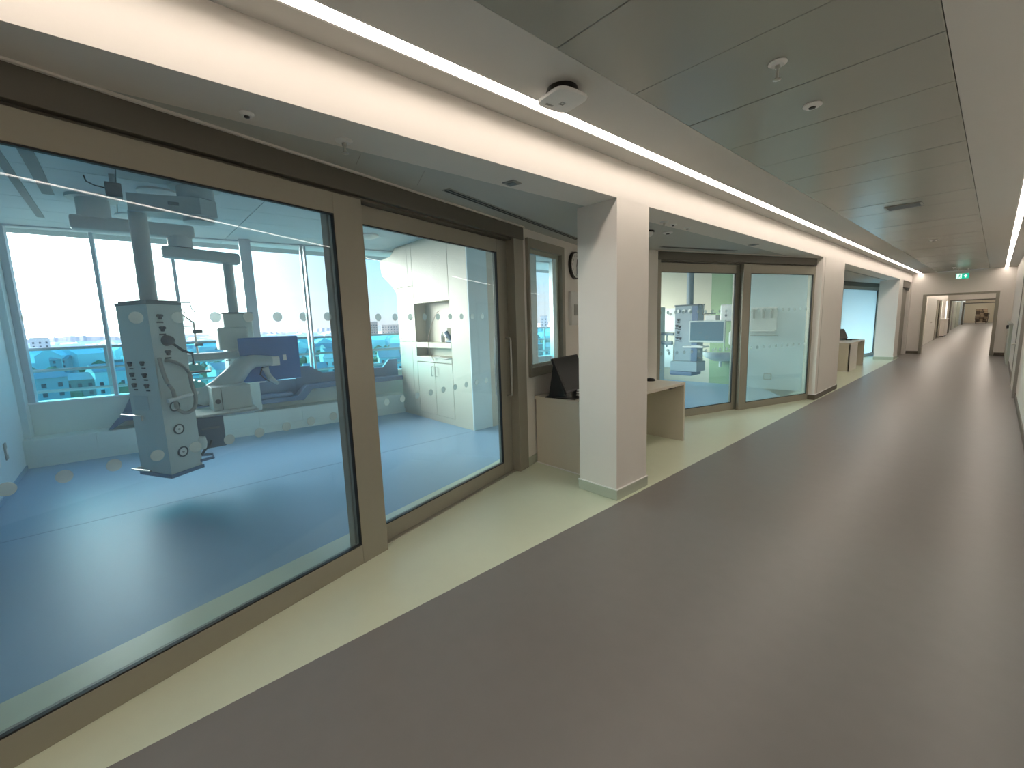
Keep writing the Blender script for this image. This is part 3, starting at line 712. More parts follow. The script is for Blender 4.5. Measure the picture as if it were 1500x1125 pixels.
# sling arm to the display
bm = B(); tube(bm, [(-5.80, .44, .93), (-5.78, .58, .90), (-5.76, .74, .98), (-5.74, .90, 1.12), (-5.72, 1.0, 1.24), (-5.72, 1.10, 1.26), (-5.72, 1.28, 1.25)], [.06, .10, .11, .11, .10, .075, .06], 12)
obj('display_arm', bm, 'arm', q, smooth=True)
obj('display_mount', box(B(), -5.76, -5.68, 1.26, 1.36, 1.19, 1.30, .008), 'white', q)
bm = B(); tube(bm, [(-5.70, 1.20, 1.18), (-5.70, 1.24, 1.05), (-5.70, 1.32, .97)], [.04, .035, .02], 10); obj('mount_bracket', bm, 'arm', q, smooth=True)
# display: its blue back faces the corridor
ym, zm = 1.28, 1.27
md = obj('display_back', box(B(), -5.83, -5.78, .972, 1.61, 1.012, 1.53, .006), 'blue_back', q)
obj('sticker', box(B(), -5.779, -5.777, 1.42, 1.46, 1.24, 1.31), 'white', md)
obj('display_edge', box(B(), -5.845, -5.83, .966, 1.616, 1.006, 1.536, .004), 'unit', md)
bm = B(); tube(bm, [(-5.72, 1.18, 1.19), (-5.70, 1.14, 1.10), (-5.70, 1.20, 1.03), (-5.74, 1.30, .98)], .008, 6); obj('display_lead', bm, 'black', q, smooth=True)
# lower equipment and shelf
lw = obj('equipment_cabinet', box(B(), -5.75, -5.42, .62, .98, .78, 1.03, .008), 'unit', q)
obj('cabinet_seam', box(B(), -5.421, -5.417, .70, .706, .79, 1.02), 'socket', lw)
obj('cabinet_port', cyl(B(), (-5.42, .665, .88), (-5.405, .665, .88), .025, n=16), 'socket', lw)
obj('shelf', prism(B(), [(-5.85, .40), (-5.40, .42), (-5.26, .50), (-5.26, 1.0), (-5.85, 1.02)], .755, .78), 'white', q)
obj('shelf_rail', tube(B(), [(-5.40, .42, .77), (-5.25, .50, .765), (-5.25, 1.0, .765)], .010, 8), 'steel', q, smooth=True)
dr = obj('drawer_unit', box(B(), -5.75, -5.32, .44, .68, .42, .745, .006), 'blue_box', q)
obj('drawer_handle', box(B(), -5.32, -5.305, .48, .64, .62, .64, .003), 'unit_dark', dr)
obj('arm_support', box(B(), -6.1, -5.75, .85, 1.05, .66, .78, .01), 'arm', q)
# infusion pole with hooks
bm = B(); tube(bm, [(-5.95, .60, 1.30), (-5.95, .60, 1.72), (-5.95, .38, 1.93)], .010, 8); ip = obj('infusion_pole', bm, 'steel', q, smooth=True)
bm = B(); tube(bm, [(-5.95, .38, 1.93), (-5.95, .60, 1.94)], .005, 6); tube(bm, [(-5.95, .50, 1.94), (-5.95, .51, 1.86), (-5.95, .54, 1.82), (-5.95, .53, 1.85)], .004, 6); tube(bm, [(-5.95, .59, 1.94), (-5.95, .60, 1.87), (-5.95, .63, 1.82), (-5.95, .62, 1.86)], .004, 6); tube(bm, [(-5.95, .60, 1.68), (-5.95, .50, 1.68), (-5.95, .47, 1.66), (-5.95, .49, 1.64), (-5.95, .53, 1.67)], .005, 6)
obj('hook', bm, 'steel', ip)
obj('pole_clamp', box(B(), -5.98, -5.92, .58, .67, 1.60, 1.64, .008), 'unit_dark', ip)
obj('pole_clamp', box(B(), -5.98, -5.92, .58, .66, 1.46, 1.49, .008), 'unit_dark', ip)
# trays and boxes between the towers: hung on the rail of the rear pendant
for i, (z, nm) in enumerate(((1.18, 'upper'), (.99, 'lower'))):
    b = thing('wire_tray', f'{nm} dark wire tray between the two supply towers', 'tray', (-5.95, .52, z), 0)
    obj('floor_plate', box(B(), -.12, .12, -.09, .17, -.015, 0, .003), 'unit_dark' if not i else 'unit', b)
    bm = B()
    for s in (-.09, .17): box(bm, -.12, .12, s-.003, s+.003, 0, .05 if not i else .02)
    obj('tray_rim', bm, 'steel', b)
    gb = thing('glove_box', f'turquoise crumpled liner pack on the {nm} wire tray', 'pack', (-5.95, .54, z))
    bm = B(); prism(bm, [(-.06, 0), (.09, 0), (.085, .05), (.05, .085), (.03, .07), (0, .10), (-.04, .08)], -.08, .08, 'x'); obj('liner', bm, 'teal', gb)
    obj('card_base', box(B(), -.085, .085, -.065, .095, 0, .012, .002), 'white', gb)
mo = thing('suction_unit', 'grey boxed suction unit under the lower wire tray', 'unit', (-5.95, .53, .80))
obj('body', box(B(), -.1, .1, -.10, .12, .0, .155, .01), 'unit_dark', mo); obj('lip', box(B(), -.11, .11, .12, .14, -.02, .13, .004), 'white', mo)

# ------------------------------------------------------------------ second room
p3 = thing('supply_pendant.002', 'blue-grey supply tower with wide display in front of the lime green wall', 'pendant', (0, 0, 0))
obj('ceiling_flange', cyl(B(), (-4.40, 9.1, ZR-.04), (-4.40, 9.1, ZR), .2, n=24), 'unit_blue', p3, smooth=True)
obj('down_tube', cyl(B(), (-4.40, 9.1, 1.86), (-4.40, 9.1, ZR), .07, n=20), 'unit_blue', p3, smooth=True)
obj('tower', box(B(), -4.68, -4.17, 9.0, 9.28, .66, 1.84, .01), 'unit_blue', p3)
obj('side_face', box(B(), -4.30, -4.165, 8.985, 9.0, .66, 1.83, .004), 'bench', p3)
obj('top_cap', box(B(), -4.69, -4.16, 8.99, 9.29, 1.84, 1.865, .006), 'unit_dark', p3)
for k in range(3):
    bm = B(); cyl(bm, (-4.60+.13*k, 9.0, 1.73), (-4.60+.13*k, 8.97, 1.73), .035, n=14); obj('port', bm, 'white', p3)
for (x, z) in ((-4.6, 1.55), (-4.63, 1.42), (-4.57, 1.40), (-4.6, 1.28), (-4.62, 1.16), (-4.55, 1.15)): socket_part(p3, Matrix.Translation((x, 9.0, z)), .028)
obj('drawer_unit', box(B(), -4.69, -4.10, 8.85, 9.25, .45, .66, .01), 'unit_blue', p3)
obj('bumper', box(B(), -4.70, -4.19, 8.83, 9.27, .36, .45, .03), 'bench', p3)
obj('shelf', box(B(), -4.36, -3.92, 8.72, 9.0, .97, 1.0, .006), 'white', p3)
bm = B(); tube(bm, [(-4.98, 8.98, 1.25), (-4.69, 8.98, 1.24)], .03, 8); obj('equipment_rail', bm, 'unit_blue', p3)
bm = B(); tube(bm, [(-4.85, 8.98, 1.24), (-4.85, 8.98, .95)], .014, 6); tube(bm, [(-4.97, 8.98, 1.05), (-4.72, 8.98, 1.05)], .045, 8); obj('clamp_holder', bm, 'unit_blue', p3)
bm = B(); tube(bm, [(-4.17, 9.05, .74), (-4.05, 8.98, .73), (-4.0, 8.9, .72)], .015, 6); obj('push_handle', bm, 'steel', p3)
bm = B(); tube(bm, [(-4.12, 9.1, 1.85), (-4.12, 9.1, 1.65), (-3.85, 9.1, 1.66)], .015, 6); obj('infusion_pole', bm, 'steel', p3)
obj('pump', box(B(), -4.0, -3.78, 8.95, 9.15, 1.51, 1.62, .01), 'white', p3)
ds = obj('display', box(B(), -4.31, -3.575, 8.90, 8.94, 1.07, 1.52, .008), 'unit', p3)
obj('display_screen', box(B(), -4.28, -3.605, 8.896, 8.90, 1.11, 1.49), 'blue_screen', ds)
for (x, z, w) in ((-4.05, 1.44, .08), (-4.07, 1.27, .07), (-3.93, 1.20, .06), (-3.94, 1.155, .06)): obj('screen_mark', box(B(), x-w/2, x+w/2, 8.894, 8.896, z-.008, z+.008), 'unit_dark', ds)
kb = thing('paper_pad', 'white paper pad lying on the shelf below the wide display', 'paper', (-4.08, 8.82, 1.0))
obj('sheet', box(B(), -.10, .10, -.08, .08, 0, .012, .001), 'white', kb); obj('clip', box(B(), -.03, .03, .06, .085, .012, .018, .002), 'steel', kb)
p4_ = thing('supply_pendant.003', 'pale supply tower mostly hidden by the end of the white wall and glass frame', 'pendant', (0, 0, 0))
obj('tower', box(B(), -5.22, -4.99, 8.85, 9.15, .2, 1.84, .01), 'unit', p4_); obj('down_tube', cyl(B(), (-5.1, 9.0, 1.84), (-5.1, 9.0, ZR), .06, n=16), 'arm', p4_)
for z in (1.7, 1.55, 1.4, 1.05, .8): round_port(p4_, Matrix.Translation((-5.04, 8.85, z)), .035)
obj('equipment_rail', box(B(), -5.0, -4.9, 8.83, 8.86, .44, .47, .004), 'steel', p4_)

# fixtures on the end wall of the second room
tw = thing('towel_dispenser', 'white paper towel box with round dial on the lime green wall', 'dispenser', (-4.08, 10.48, 1.48))
obj('body', box(B(), -.20, .18, -.14, 0, 0, .38, .03), 'white', tw)
obj('lock', cyl(B(), (-.06, -.14, .13), (-.06, -.15, .13), .028, n=16), 'slot', tw); obj('slot', box(B(), -.06, -.05, -.142, -.14, .17, .26), 'slot', tw)
so = thing('soap_dispenser', 'white rounded soap dispenser on the lime green wall above the basin', 'dispenser', (-3.98, 10.48, .93))
obj('body', box(B(), -.11, .11, -.12, 0, 0, .32, .05), 'white', so, smooth=True); obj('nozzle', box(B(), -.03, .03, -.11, -.05, -.03, 0, .005), 'mesh', so)
bs = thing('hand_basin', 'wide white wall-hung hand basin in front of the lime green wall', 'basin', (-4.25, 10.48, .55))
bm = B(); n = 24; rings = []
for (sx, sy, z) in ((.20, .18, 0), (.36, .36, .08), (.44, .46, .17), (.46, .48, .23), (.42, .44, .23), (.36, .36, .14), (.10, .10, .11)):
    rings.append([bm.verts.new((sx*math.cos(PI+PI*i/n), sy*math.sin(PI+PI*i/n)-.001, z)) for i in range(n+1)])
for a, b in zip(rings, rings[1:]):
    for i in range(n): bm.faces.new((a[i], a[i+1], b[i+1], b[i]))
bm.faces.new(rings[0]); bm.faces.new(rings[-1][::-1]); bm.faces.new([r[0] for r in rings]+[r[-1] for r in rings[::-1]])
obj('bowl', bm, 'white', bs, smooth=True)
bm = B(); tube(bm, [(.06, -.06, .23), (.06, -.06, .58), (.06, -.10, .63), (.06, -.2, .63), (.06, -.22, .60)], .014, 8); obj('tap', bm, 'steel', bs, smooth=True)
for s in (-.12, .22): obj('tap_lever', tube(B(), [(s, -.05, .23), (s, -.06, .29), (s, -.14, .30)], .012, 8), 'steel', bs)
obj('drain_pipe', cyl(B(), (0, -.10, -.14), (0, -.10, .02), .03, n=12), 'white', bs)
rk = thing('glove_rack', 'white wall rack with three upright bottles seen through the hazy glass', 'rack', (-3.34, 10.30, 1.24))
obj('back_plate', box(B(), -.26, .26, -.02, 0, -.02, .52, .006), 'white', rk); obj('shelf', box(B(), -.26, .26, -.12, -.02, 0, .02, .003), 'white', rk)
for x in (-.18, 0, .17):
    obj('bracket', box(B(), x-.02, x+.02, -.06, -.02, .28, .48, .006), 'mesh', rk)
obj('lower_shelf', box(B(), -.22, .30, -.10, -.0, -.09, -.07, .003), 'mesh', rk)
sp = thing('wall_socket.002', 'square grey outlet plate low on the wall behind the hazy glass', 'socket', (-3.2, 10.286, .27))
obj('plate', box(B(), -.08, .08, -.02, 0, -.07, .07, .012), 'mesh', sp); obj('cover', box(B(), -.06, .06, -.026, -.02, -.05, .05, .006), 'unit', sp)
for i, (x, z) in enumerate(((-5.62, 1.54), (-5.66, .62))):
    pn = thing('wall_panel', ('white service panel with a small port high on the far cream wall', 'white service panel with a small port low on the far cream wall')[i], 'panel', (x, 10.48, z))
    obj('plate', box(B(), -.20, .20, -.03, 0, -.30, .30, .008), 'white', pn); obj('port', cyl(B(), (.05, -.03, .15), (.05, -.045, .15), .035, n=14), 'mesh', pn)

# ------------------------------------------------------------------ nurse desks
def make_desk(name, label, x0, x1, y0, y1, front=None):
    t = thing(name, label, 'desk', (0, 0, 0)); zt, th = .775, .035
    obj('desktop', prism(B(), [(x1, y0), (x1, y1), (x0+.32, y1), (x0, (y0+y1)/2+.25), (x0, (y0+y1)/2-.1), (x0+.08, y0)], zt-th, zt), 'desk', t)
    obj('end_panel', box(B(), x0+.10, x1, y0, y0+.035, 0, zt-th, .002), 'desk', t)
    obj('end_panel', box(B(), x0+.36, x1, y1-.035, y1, 0, zt-th, .002), 'desk', t)
    obj('back_panel', box(B(), x0+.30, x0+.32, y0+.035, y1-.035, 0, zt-th), 'desk_in', t)
    obj('cable_tray', box(B(), x1-.10, x1-.02, y1-.34, y1-.20, zt-th-.022, zt-th, .004), 'black', t)
    obj('plinth_strip', box(B(), x0+.08, x1, y0-.004, y0, 0, .012), 'white', t)
    if front: obj('front_panel', box(B(), x1-.03, x1, front[0], front[1], 0, zt-th, .002), 'offwhite', t)
    return t
make_desk('nurse_desk', 'beige desk with solid end panels behind the first white column', -3.50, -2.60, 3.385, 5.31)
make_desk('nurse_desk.001', 'beige desk with white front panel in the farther niche', -3.40, -2.53, 14.4, 16.3, (14.4, 15.35))

def desk_monitor(name, label, loc, rz, s=1.0):
    t = thing(name, label, 'monitor', loc, rz)
    tilt = Matrix.Translation((0, .0, .05*s)) @ Matrix.Rotation(math.radians(-24), 4, 'X')
    obj('housing', box(B(), -.27*s, .27*s, 0, .03, 0, .36*s, .006, mat=tilt), 'black', t)
    obj('screen', box(B(), -.255*s, .255*s, -.003, 0, .02*s, .345*s, mat=tilt), 'screen', t)
    obj('stand', prism(B(), [(.02, .0), (.20*s, .0), (.15*s, .30*s), (.135*s, .36*s), (.05, .12*s)], -.26*s, -.23*s, 'x'), 'black', t)
    obj('stand', prism(B(), [(.02, .0), (.20*s, .0), (.15*s, .30*s), (.05, .12*s)], .23*s, .26*s, 'x'), 'black', t)
    obj('foot', box(B(), -.30*s, .28*s, -.10*s, .22*s, 0, .012, .003), 'black', t)
    return t
RZM = math.radians(104)
desk_monitor('desk_monitor', 'black computer screen leaning on its stand at the desk by the niche window', (-3.08, 3.76, .775), RZM, 1.14)
def keyboard(loc, rz, label):
    t = thing('keyboard', label, 'keyboard', loc, rz)
    obj('case', box(B(), -.20, .20, -.08, .08, 0, .022, .006), 'black', t)
    bm = B()
    for r in range(4):
        for c in range(12): box(bm, -.19+.032*c, -.19+.032*c+.026, -.07+.035*r, -.07+.035*r+.028, .022, .027)
    o = obj('keys', bm, 'screen', t); o['kind'] = 'stuff'
    obj('front_lip', box(B(), -.20, .20, -.085, -.08, .0, .012, .002), 'steel', t)
keyboard((-2.76, 3.66, .775), math.radians(98), 'black keyboard lying before the screen at the nearer desk')
cbx = thing('cable_bundle', 'loose coil of pale cable between the screen and keyboard', 'cable', (-2.93, 3.60, .777))
bm = B(); pts = [(.05*math.cos(t*.7)*(1-.02*t), .045*math.sin(t*.7), .012+.003*t) for t in range(26)]; tube(bm, pts, .008, 6); obj('coil', bm, 'white', cbx, smooth=True)
obj('cable_tie', box(B(), -.012, .012, .03, .06, .005, .07, .003), 'mesh', cbx)
ms_ = thing('computer_mouse', 'black mouse with a curled lead at the far end of the nearer desk', 'mouse', (-3.02, 5.17, .775), .4)
bm = B(); lathe(bm, [(.065, 0), (.068, .012), (.05, .03), (.015, .038)], 20); obj('body', bm, 'black', ms_, smooth=True)
bm = B(); tube(bm, [(0, .05, .02), (-.02, .08, .04), (-.03, .06, .14), (-.06, .03, .17), (-.10, 0, .15)], .004, 6); obj('lead', bm, 'white', ms_, smooth=True)
desk_monitor('desk_monitor.001', 'small dark screen at the farther desk beyond the wide column', (-2.97, 15.98, .775), math.radians(75), .85)
keyboard((-2.78, 16.0, .775), math.radians(75), 'black keyboard on the farther desk beside its screen')

# clock, wall control panel
wc = thing('wall_clock', 'round white wall clock with black rim beside the niche window', 'clock', n1*(OFF1-.02)+d1*5.285+Vector((0, 0, 2.31)), rz1)
bm = B(); n = 40
for (a, b) in (((.172, 0), (.172, -.035)), ((.172, -.035), (.160, -.042)), ((.160, -.042), (.155, -.036))):
    A = [bm.verts.new((a[0]*math.cos(2*PI*i/n), a[1], a[0]*math.sin(2*PI*i/n))) for i in range(n)]; Bq = [bm.verts.new((b[0]*math.cos(2*PI*i/n), b[1], b[0]*math.sin(2*PI*i/n))) for i in range(n)]
    for i in range(n): bm.faces.new((A[i], A[(i+1) % n], Bq[(i+1) % n], Bq[i]))
obj('rim', bm, 'black', wc, smooth=True)
fc = obj('dial', cyl(B(), (0, 0, 0), (0, -.037, 0), .157, n=40), 'white', wc)
for h in range(1, 13):
    a = PI/2 - h*PI/6; bm = text_bm(str(h), .042)
    for v in bm.verts: v.co = Vector((v.co.x + .122*math.cos(a), -.0385 - v.co.z*.2, v.co.y + .122*math.sin(a)))
    obj('numeral', bm, 'black', fc)
for nm, ang, ln, w in (('hour_hand', 78, .075, .006), ('minute_hand', -90, .115, .004)):
    m4 = Matrix.Translation((0, -.042, 0)) @ Matrix.Rotation(-math.radians(ang), 4, 'Y'); obj(nm, box(B(), -.02, ln, -.002, .002, -w, w, mat=m4), 'black', wc)
cpn = thing('control_panel', 'white wall control panel with small dark screen under the clock', 'panel', n1*(OFF1-.02)+d1*5.29+Vector((0, 0, 1.76)), rz1)
obj('plate', box(B(), -.185, .18, -.045, 0, -.215, .215, .010), 'white', cpn); obj('screen', box(B(), -.115, .06, -.049, -.045, -.09, .05, .002), 'mesh', cpn)

# ------------------------------------------------------------------ ceiling fittings
def strip(name, label, x0, x1, y0, y1, z, m='strip', rec=.022):
    t = thing(name, label, 'light', ((x0+x1)/2, y0, z)); w = (x1-x0)/2
    n = int((y1-y0)/1.2); s = (y1-y0)/n
    obj('diffuser', box(B(), -w, w, 0, y1-y0, rec, rec+.008), m, t)
    bm = B(); box(bm, -w-.012, -w, 0, y1-y0, -.001, .06); box(bm, w, w+.012, 0, y1-y0, -.001, .06); box(bm, -w, w, 0, y1-y0, .05, .06)
    obj('channel', bm, 'white', t)
    return t
strip('linear_light', 'long bright recessed light line above the glass fronts', -1.963, -1.880, -4, 21.45, ZC)
strip('linear_light.001', 'recessed light line along the door side of the ceiling', .078, .145, -4, 21.45, ZC, rec=.006)
def sprinkler(loc, label, drop=.055):
    t = thing('sprinkler_head', label, 'sprinkler', loc)
    obj('rosette', lathe(B(), [(.042, 0), (.044, -.006), (.030, -.016)], 20), 'white', t, smooth=True)
    obj('stem', lathe(B(), [(.012, -.016), (.012, -.03), (.007, -.035), (.007, -drop+.008)], 12), 'steel', t, smooth=True)
    obj('deflector', lathe(B(), [(.018, -drop+.006), (.02, -drop+.003), (.008, -drop)], 12), 'steel', t, smooth=True)
sprinkler((-.848, 2.64, ZC-.002), 'white sprinkler head in the corridor ceiling panel nearest the viewer', .085)
sprinkler((-1.0, 19.5, ZC-.002), 'small sprinkler head at the far end of the corridor ceiling')
sprinkler((-2.364, .984, ZS), 'white sprinkler head in the soffit above the big glass front', .07)
sprinkler((-2.35, 4.256, ZS), 'sprinkler head in the soffit past the first column', .06)
def detector(loc, label, r=.05):
    t = thing('smoke_detector', label, 'detector', loc)
    obj('rim', lathe(B(), [(r, 0), (r*1.02, -.008), (r*.75, -.016)], 24), 'white', t, smooth=True); obj('eye', lathe(B(), [(r*.4, -.016), (r*.35, -.022), (r*.1, -.024)], 16), 'black', t, smooth=True)
detector((-.862, 3.321, ZC-.002), 'flat round white sensor with dark eye in the corridor ceiling')
detector((-.885, 11.4, ZC-.002), 'small round sensor far along the corridor ceiling', .06)
detector((-2.339, .534, ZS), 'tiny round sensor in the soffit above the first glass leaf', .03)
detector((-2.62, 4.83, ZS), 'round white smoke detector in the soffit past the first column', .055)
detector((-2.36, 4.46, ZS), 'thin white disc detector next to the soffit sprinkler', .035)
detector((-2.354, 4.766, ZS), 'flat grey disc in the soffit past the column', .04)
dm = thing('dome_camera', 'white dome camera with black ring half hidden by the first column', 'camera', (-2.72, 4.56, ZS))
obj('ring', lathe(B(), [(.075, 0), (.078, -.012), (.07, -.018)], 24), 'black', dm, smooth=True); obj('dome', lathe(B(), [(.066, -.016), (.06, -.04), (.035, -.062), (.005, -.07)], 24), 'white', dm, smooth=True)
for (x, y, rz, lab) in ((-2.354, 2.162, .25, 'dark square sensor in the soffit before the first column'), (-2.356, 6.731, -.2, 'dark square sensor in the soffit above the second glass front')):
    t = thing('ceiling_sensor', lab, 'sensor', (x, y, ZS), rz)
    obj('frame', box(B(), -.05, .05, -.05, .05, -.01, 0, .003), 'mesh', t); obj('lens', box(B(), -.03, .03, -.03, .03, -.014, -.010, .003), 'slot', t)
for (xa, ya, xb, yb, lab) in ((-2.752, 1.872, -3.47, 4.26, 'long narrow dark air slot in the soffit beside the big glass front'), (-3.172, 5.684, -2.73, 7.094, 'short narrow air slot in the soffit above the second glass front')):
    v = Vector((xb-xa, yb-ya, 0)); t = thing('air_diffuser', lab, 'vent', (xa, ya, ZS), math.atan2(v.y, v.x))
    obj('slot_frame', box(B(), 0, v.length, -.035, .035, -.006, 0, .002), 'mesh', t)
    for s in (-.015, .015): obj('slot', box(B(), .01, v.length-.01, s-.008, s+.008, -.008, -.006), 'gasket', t)
gv = thing('ceiling_grille', 'rectangular dark grille set in the corridor ceiling panels', 'vent', (-.87, 7.35, ZC-.003))
obj('frame', box(B(), -.17, .17, -.13, .13, -.008, 0, .003), 'mesh', gv)
for k in range(7): obj('slat', box(B(), -.15, .15, -.115+.035*k, -.115+.035*k+.02, -.012, -.008), 'slot', gv)
ap = thing('wireless_access_point', 'white rounded square wireless access point under the ceiling beside the light line', 'access point', (-1.705, 1.965, ZC), -.12)
obj('bracket', lathe(B(), [(.085, 0), (.092, -.02), (.098, -.046)], 24), 'black', ap, smooth=True)
bm = B(); n = 48; rings = []
def sq(r, z): return [bm.verts.new((r*math.copysign(abs(math.cos(t))**.45, math.cos(t)), r*math.copysign(abs(math.sin(t))**.45, math.sin(t)), z)) for t in [2*PI*i/n for i in range(n)]]
for r, z in ((.088, -.040), (.110, -.046), (.114, -.054), (.109, -.064), (.088, -.071), (.03, -.074)): rings.append(sq(r, z))
for a, b in zip(rings, rings[1:]):
    for i in range(n): bm.faces.new((a[i], a[(i+1) % n], b[(i+1) % n], b[i]))
bm.faces.new(rings[0][::-1]); bm.faces.new(rings[-1]); cv = obj('cover', bm, 'white', ap, smooth=True)
bm = B()
for a in ((-.016, -.010, -.014, .014), (-.010, .008, -.014, -.009), (.008, .014, -.014, .010), (-.010, .003, .009, .014)): box(bm, a[0], a[1], a[2], a[3], -.0755, -.0725)
obj('emblem', bm, 'mesh', cv); obj('port_label', box(B(), -.06, -.045, -.075, -.025, -.0738, -.0690), 'mesh', cv)

# exit sign
ex = thing('exit_sign', 'green lit running-man exit sign hung below the corridor ceiling', 'sign', (-.835, 20.6, 2.55))
obj('housing', box(B(), -.15, .15, -.012, .02, 0, .165, .004), 'exit', ex)
for s in (-.11, .11): obj('hanger', cyl(B(), (s, .004, .165), (s, .004, ZC-2.55), .005, n=8), 'steel', ex)
obj('top_bar', box(B(), -.15, .15, -.016, .024, .165, .185, .004), 'white', ex)
bm = B()
box(bm, -.135, -.015, -.0145, -.012, .015, .15)
obj('doorway_symbol', bm, 'exit_white', ex)
bm = B(); Y_ = -.0165
cyl(bm, (-.062, -.0145, .128), (-.062, Y_, .128), .011, n=12)
for a in ([(-.075, .112), (-.055, .118), (-.062, .068), (-.082, .070)], [(-.060, .115), (-.030, .100), (-.034, .092), (-.060, .102)], [(-.078, .112), (-.105, .098), (-.102, .088), (-.076, .100)],
          [(-.066, .072), (-.040, .052), (-.044, .026), (-.054, .026), (-.052, .050), (-.076, .066)], [(-.082, .072), (-.088, .048), (-.115, .040), (-.115, .030), (-.080, .038), (-.070, .070)]): prism(bm, a, Y_, -.0145, 'y')
obj('running_figure', bm, 'exit', ex)
bm = B(); prism(bm, [(.07, .135), (.025, .085), (.052, .085), (.052, .03), (.088, .03), (.088, .085), (.115, .085)], -.0145, -.012, 'y'); obj('arrow', bm, 'exit_white', ex)

# ------------------------------------------------------------------ doorways and fittings along the corridor
dj = struct('door_4')
for a in ((-1.80, -1.715, 0, 2.12), (-.05, .035, 0, 2.12), (-1.715, -.05, 2.055, 2.12)):
    obj('door_frame', box(B(), a[0], a[1], 21.47, 21.74, a[2], a[3], .004), 'bronze', dj)
# recessed brown door before the end wall
d5 = struct('door_5')
obj('door_leaf', box(B(), XF-.14, XF-.10, 19.42, 21.28, 0, 2.33, .003), 'bronze', d5)
obj('door_frame', box(B(), XF-.14, XF-.02, 19.38, 19.44, 0, 2.42), 'bronze', d5); obj('door_frame', box(B(), XF-.14, XF-.02, 21.24, 21.30, 0, 2.42), 'offwhite', d5)
obj('door_head', box(B(), XF-.14, XF-.02, 19.38, 21.30, 2.36, ZS), 'fascia', d5)
bm = B(); tube(bm, [(XF-.10, 19.75, .85), (XF-.04, 19.75, .87), (XF-.04, 19.75, 1.38), (XF-.10, 19.75, 1.40)], .014, 8); obj('pull_handle', bm, 'steel', d5, smooth=True)
# white door in the near wall
d6 = struct('door_6')
obj('door_leaf', box(B(), XR-.03, XR-.005, 11.6, 13.25, .01, 2.25, .004), 'door_white', d6)
obj('door_frame', box(B(), XR-.04, XR, 13.25, 13.33, 0, 2.30), 'mesh', d6); obj('door_frame', box(B(), XR-.04, XR, 11.52, 11.6, 0, 2.30), 'mesh', d6); obj('door_head', box(B(), XR-.04, XR, 11.52, 13.33, 2.25, 2.30), 'mesh', d6)
bm = B(); tube(bm, [(XR-.03, 13.1, .86), (XR-.08, 13.1, .86), (XR-.085, 12.98, .86)], .012, 8); obj('lever_handle', bm, 'steel', d6)
gp = thing('wall_cabinet', 'low grey-green cabinet with ledge against the wall at the corridor end', 'cabinet', (0, 0, 0))
obj('body', box(B(), .285, XR, 18.3, 21.3, 0, 1.08, .004), 'grey_green', gp); obj('ledge', box(B(), .265, XR, 18.2, 21.35, 1.08, 1.13, .006), 'mesh', gp)
obj('end_bracket', box(B(), .235, .285, 19.4, 19.5, .95, 1.06, .01), 'black', gp)

# corridor beyond the first doorway
struct('wall_far', box(B(), -2.5, -2.12, 21.72, 40, 0, 2.75), 'paint'); struct('wall_far.001', box(B(), .06, .3, 21.72, 40, 0, 2.75), 'paint')
struct('wall_far.002', box(B(), -2.6, -2.3, 40, 68, 0, 2.6), 'room_wall'); struct('wall_far.003', box(B(), .0, .3, 40, 68, 0, 2.6), 'paint')
struct('ceiling.005', box(B(), -2.6, .3, 21.72, 68, 2.59, 2.7), 'ceil')
wfe = struct('wall_far.004')
for a in ((-2.6, -2.02, 0, 2.6), (.0, .3, 0, 2.6), (-2.02, .0, 2.10, 2.6)): obj('wall_segment', box(B(), a[0], a[1], 40, 40.2, a[2], a[3]), 'paint', wfe)
d7 = struct('door_7')
for a in ((-2.05, -1.97, 0, 2.12), (-.03, .03, 0, 2.12), (-1.97, -.03, 2.05, 2.12)): obj('door_frame', box(B(), a[0], a[1], 39.96, 40.2, a[2], a[3]), 'fascia', d7)
d8 = struct('door_8')
for a in ((-2.2, -2.08, 0, 2.12), (-.12, .0, 0, 2.12), (-2.08, -.12, 1.98, 2.06)): obj('door_frame', box(B(), a[0], a[1], 60, 60.2, a[2], a[3]), 'fascia', d8)
struct('wall_far.005', box(B(), -2.6, .3, 68, 68.2, 0, 2.6), 'cream2')
d9 = struct('door_9')
obj('door_leaf', box(B(), -2.12, -2.07, 26.6, 31.2, .02, 2.12, .004), 'door_white', d9); 
bm = B(); tube(bm, [(-2.07, 28.6, .98), (-1.99, 28.6, .98), (-1.99, 28.2, .98)], .02, 8); obj('lever_handle', bm, 'steel', d9)
obj('vision_strip', box(B(), -2.07, -2.055, 31.3, 32.2, 0.0, 2.05), 'bronze', d9); obj('vision_strip', box(B(), -2.07, -2.055, 33.2, 34.2, .0, 2.05), 'bronze', d9)
wl = thing('corridor_cupboard', 'pale waist-high cupboard on the wall of the far corridor', 'cupboard', (-2.11, 34.6, 0))
obj('body', box(B(), 0, .22, 0, 2.4, .06, .98, .01), 'offwhite', wl); obj('plinth', box(B(), 0, .2, .02, 2.38, 0, .06), 'black', wl); obj('top', box(B(), -.0, .24, -.02, 2.42, .98, 1.01, .004), 'white', wl)
w3 = struct('window_3')
for (ya, yb) in ((34.9, 35.3), (38.2, 39.2)):
    obj('lit_pane', box(B(), -2.118, -2.108, ya, yb, .9 if ya < 36 else .3, 2.05), M['lit'], w3)
    obj('pane_frame', box(B(), -2.12, -2.10, yb, yb+.1, .3, 2.1), 'white', w3)
d10 = struct('door_10')
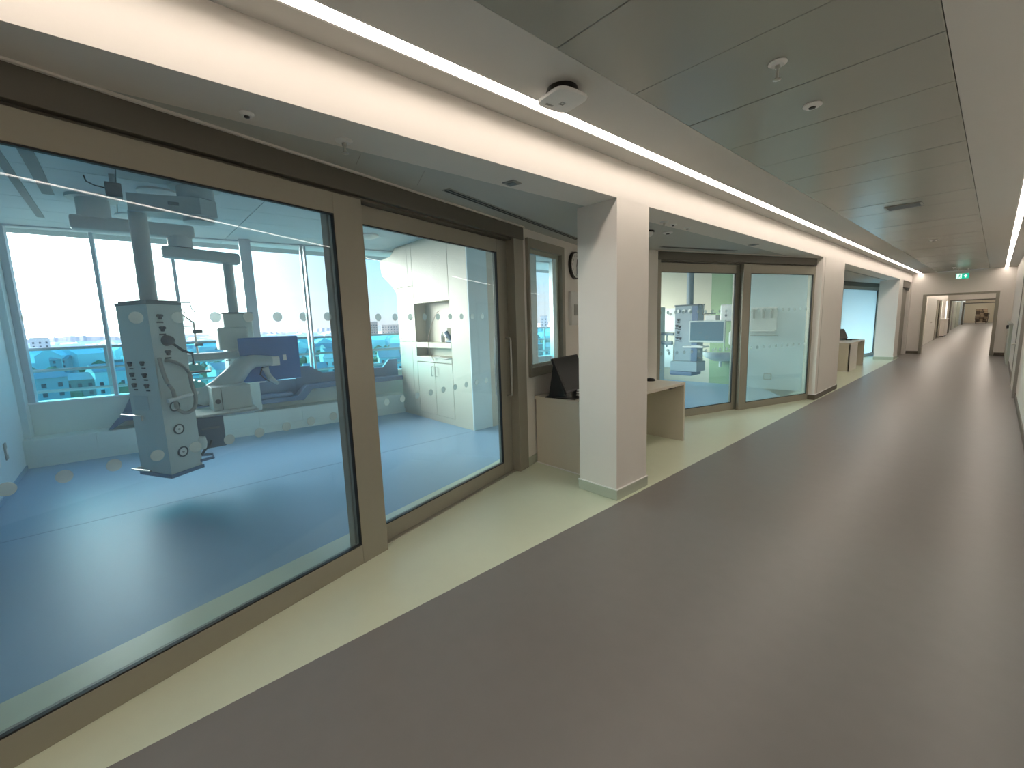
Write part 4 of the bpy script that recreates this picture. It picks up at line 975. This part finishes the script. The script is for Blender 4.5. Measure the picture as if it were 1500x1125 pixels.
for k in range(3): obj('door_leaf', box(B(), -2.3, -2.2, 42+5*k, 45.8+5*k, .02, 2.1), 'grey_green', d10)
obj('door_frame', box(B(), -2.3, -2.15, 45.9, 46.7, 0, 2.1), 'mesh', d10)
for i, (y0, y1) in enumerate(((22.5, 39), (41, 59), (61, 67))):
    for xa, side in ((-1.92, 'on the cupboard side'), (-.22, 'on the opposite side')):
        strip('linear_light', f'far corridor light line {side}, {("first", "second", "third")[i]} stretch past the doorway', xa, xa+.09, y0, y1, 2.53, 'far_strip', rec=.008)
# trolley loaded with brown packages at the corridor end
tr = thing('goods_trolley', 'flat black goods trolley under a brown pile at the corridor end', 'trolley', (-.97, 65.5, 0))
obj('deck', box(B(), -.46, .46, -.6, .6, .14, .18, .01), 'card3', tr)
for sx in (-.36, .36):
    for sy in (-.45, .45): obj('castor', cyl(B(), (sx-.03, sy, .07), (sx+.03, sy, .07), .07, n=12), 'black', tr)
obj('push_bar', tube(B(), [(.44, .5, .18), (.50, .5, 1.0), (.50, -.5, 1.0), (.44, -.5, .18)], .02, 6), 'black', tr)
rr = random.Random(3); z = .18
cols3 = ('card', 'card2', 'card3')
i = 0; words2 = ('wall-side', 'middle', 'bar-side'); words_ = ('lowest', 'second', 'third', 'fourth', 'fifth', 'topmost')
for lv in range(6):
    h = rr.uniform(.17, .25); xa = -.43
    for j in range(3):
        w = rr.uniform(.24, .33); xb = min(.45, xa+w)
        o = thing('package', f'{words2[j]} brown package in the {words_[lv]} layer of the trolley pile', 'package', (-.97+(xa+xb)/2, 65.2+rr.uniform(-.06, .06), z), rr.uniform(-.12, .12), 'brown packages on the trolley')
        hh = h*rr.uniform(.86, 1.0) if lv == 5 else h
        obj('wrap', box(B(), -(xb-xa)/2+.01, (xb-xa)/2-.01, -.28, .28, 0, hh-.004, .015), cols3[rr.randrange(3)], o)
        obj('tape', box(B(), -(xb-xa)/2+.008, (xb-xa)/2-.008, -.283, .283, hh*.45, hh*.58), cols3[rr.randrange(3)], o)
        xa = xb; i += 1
    z += h
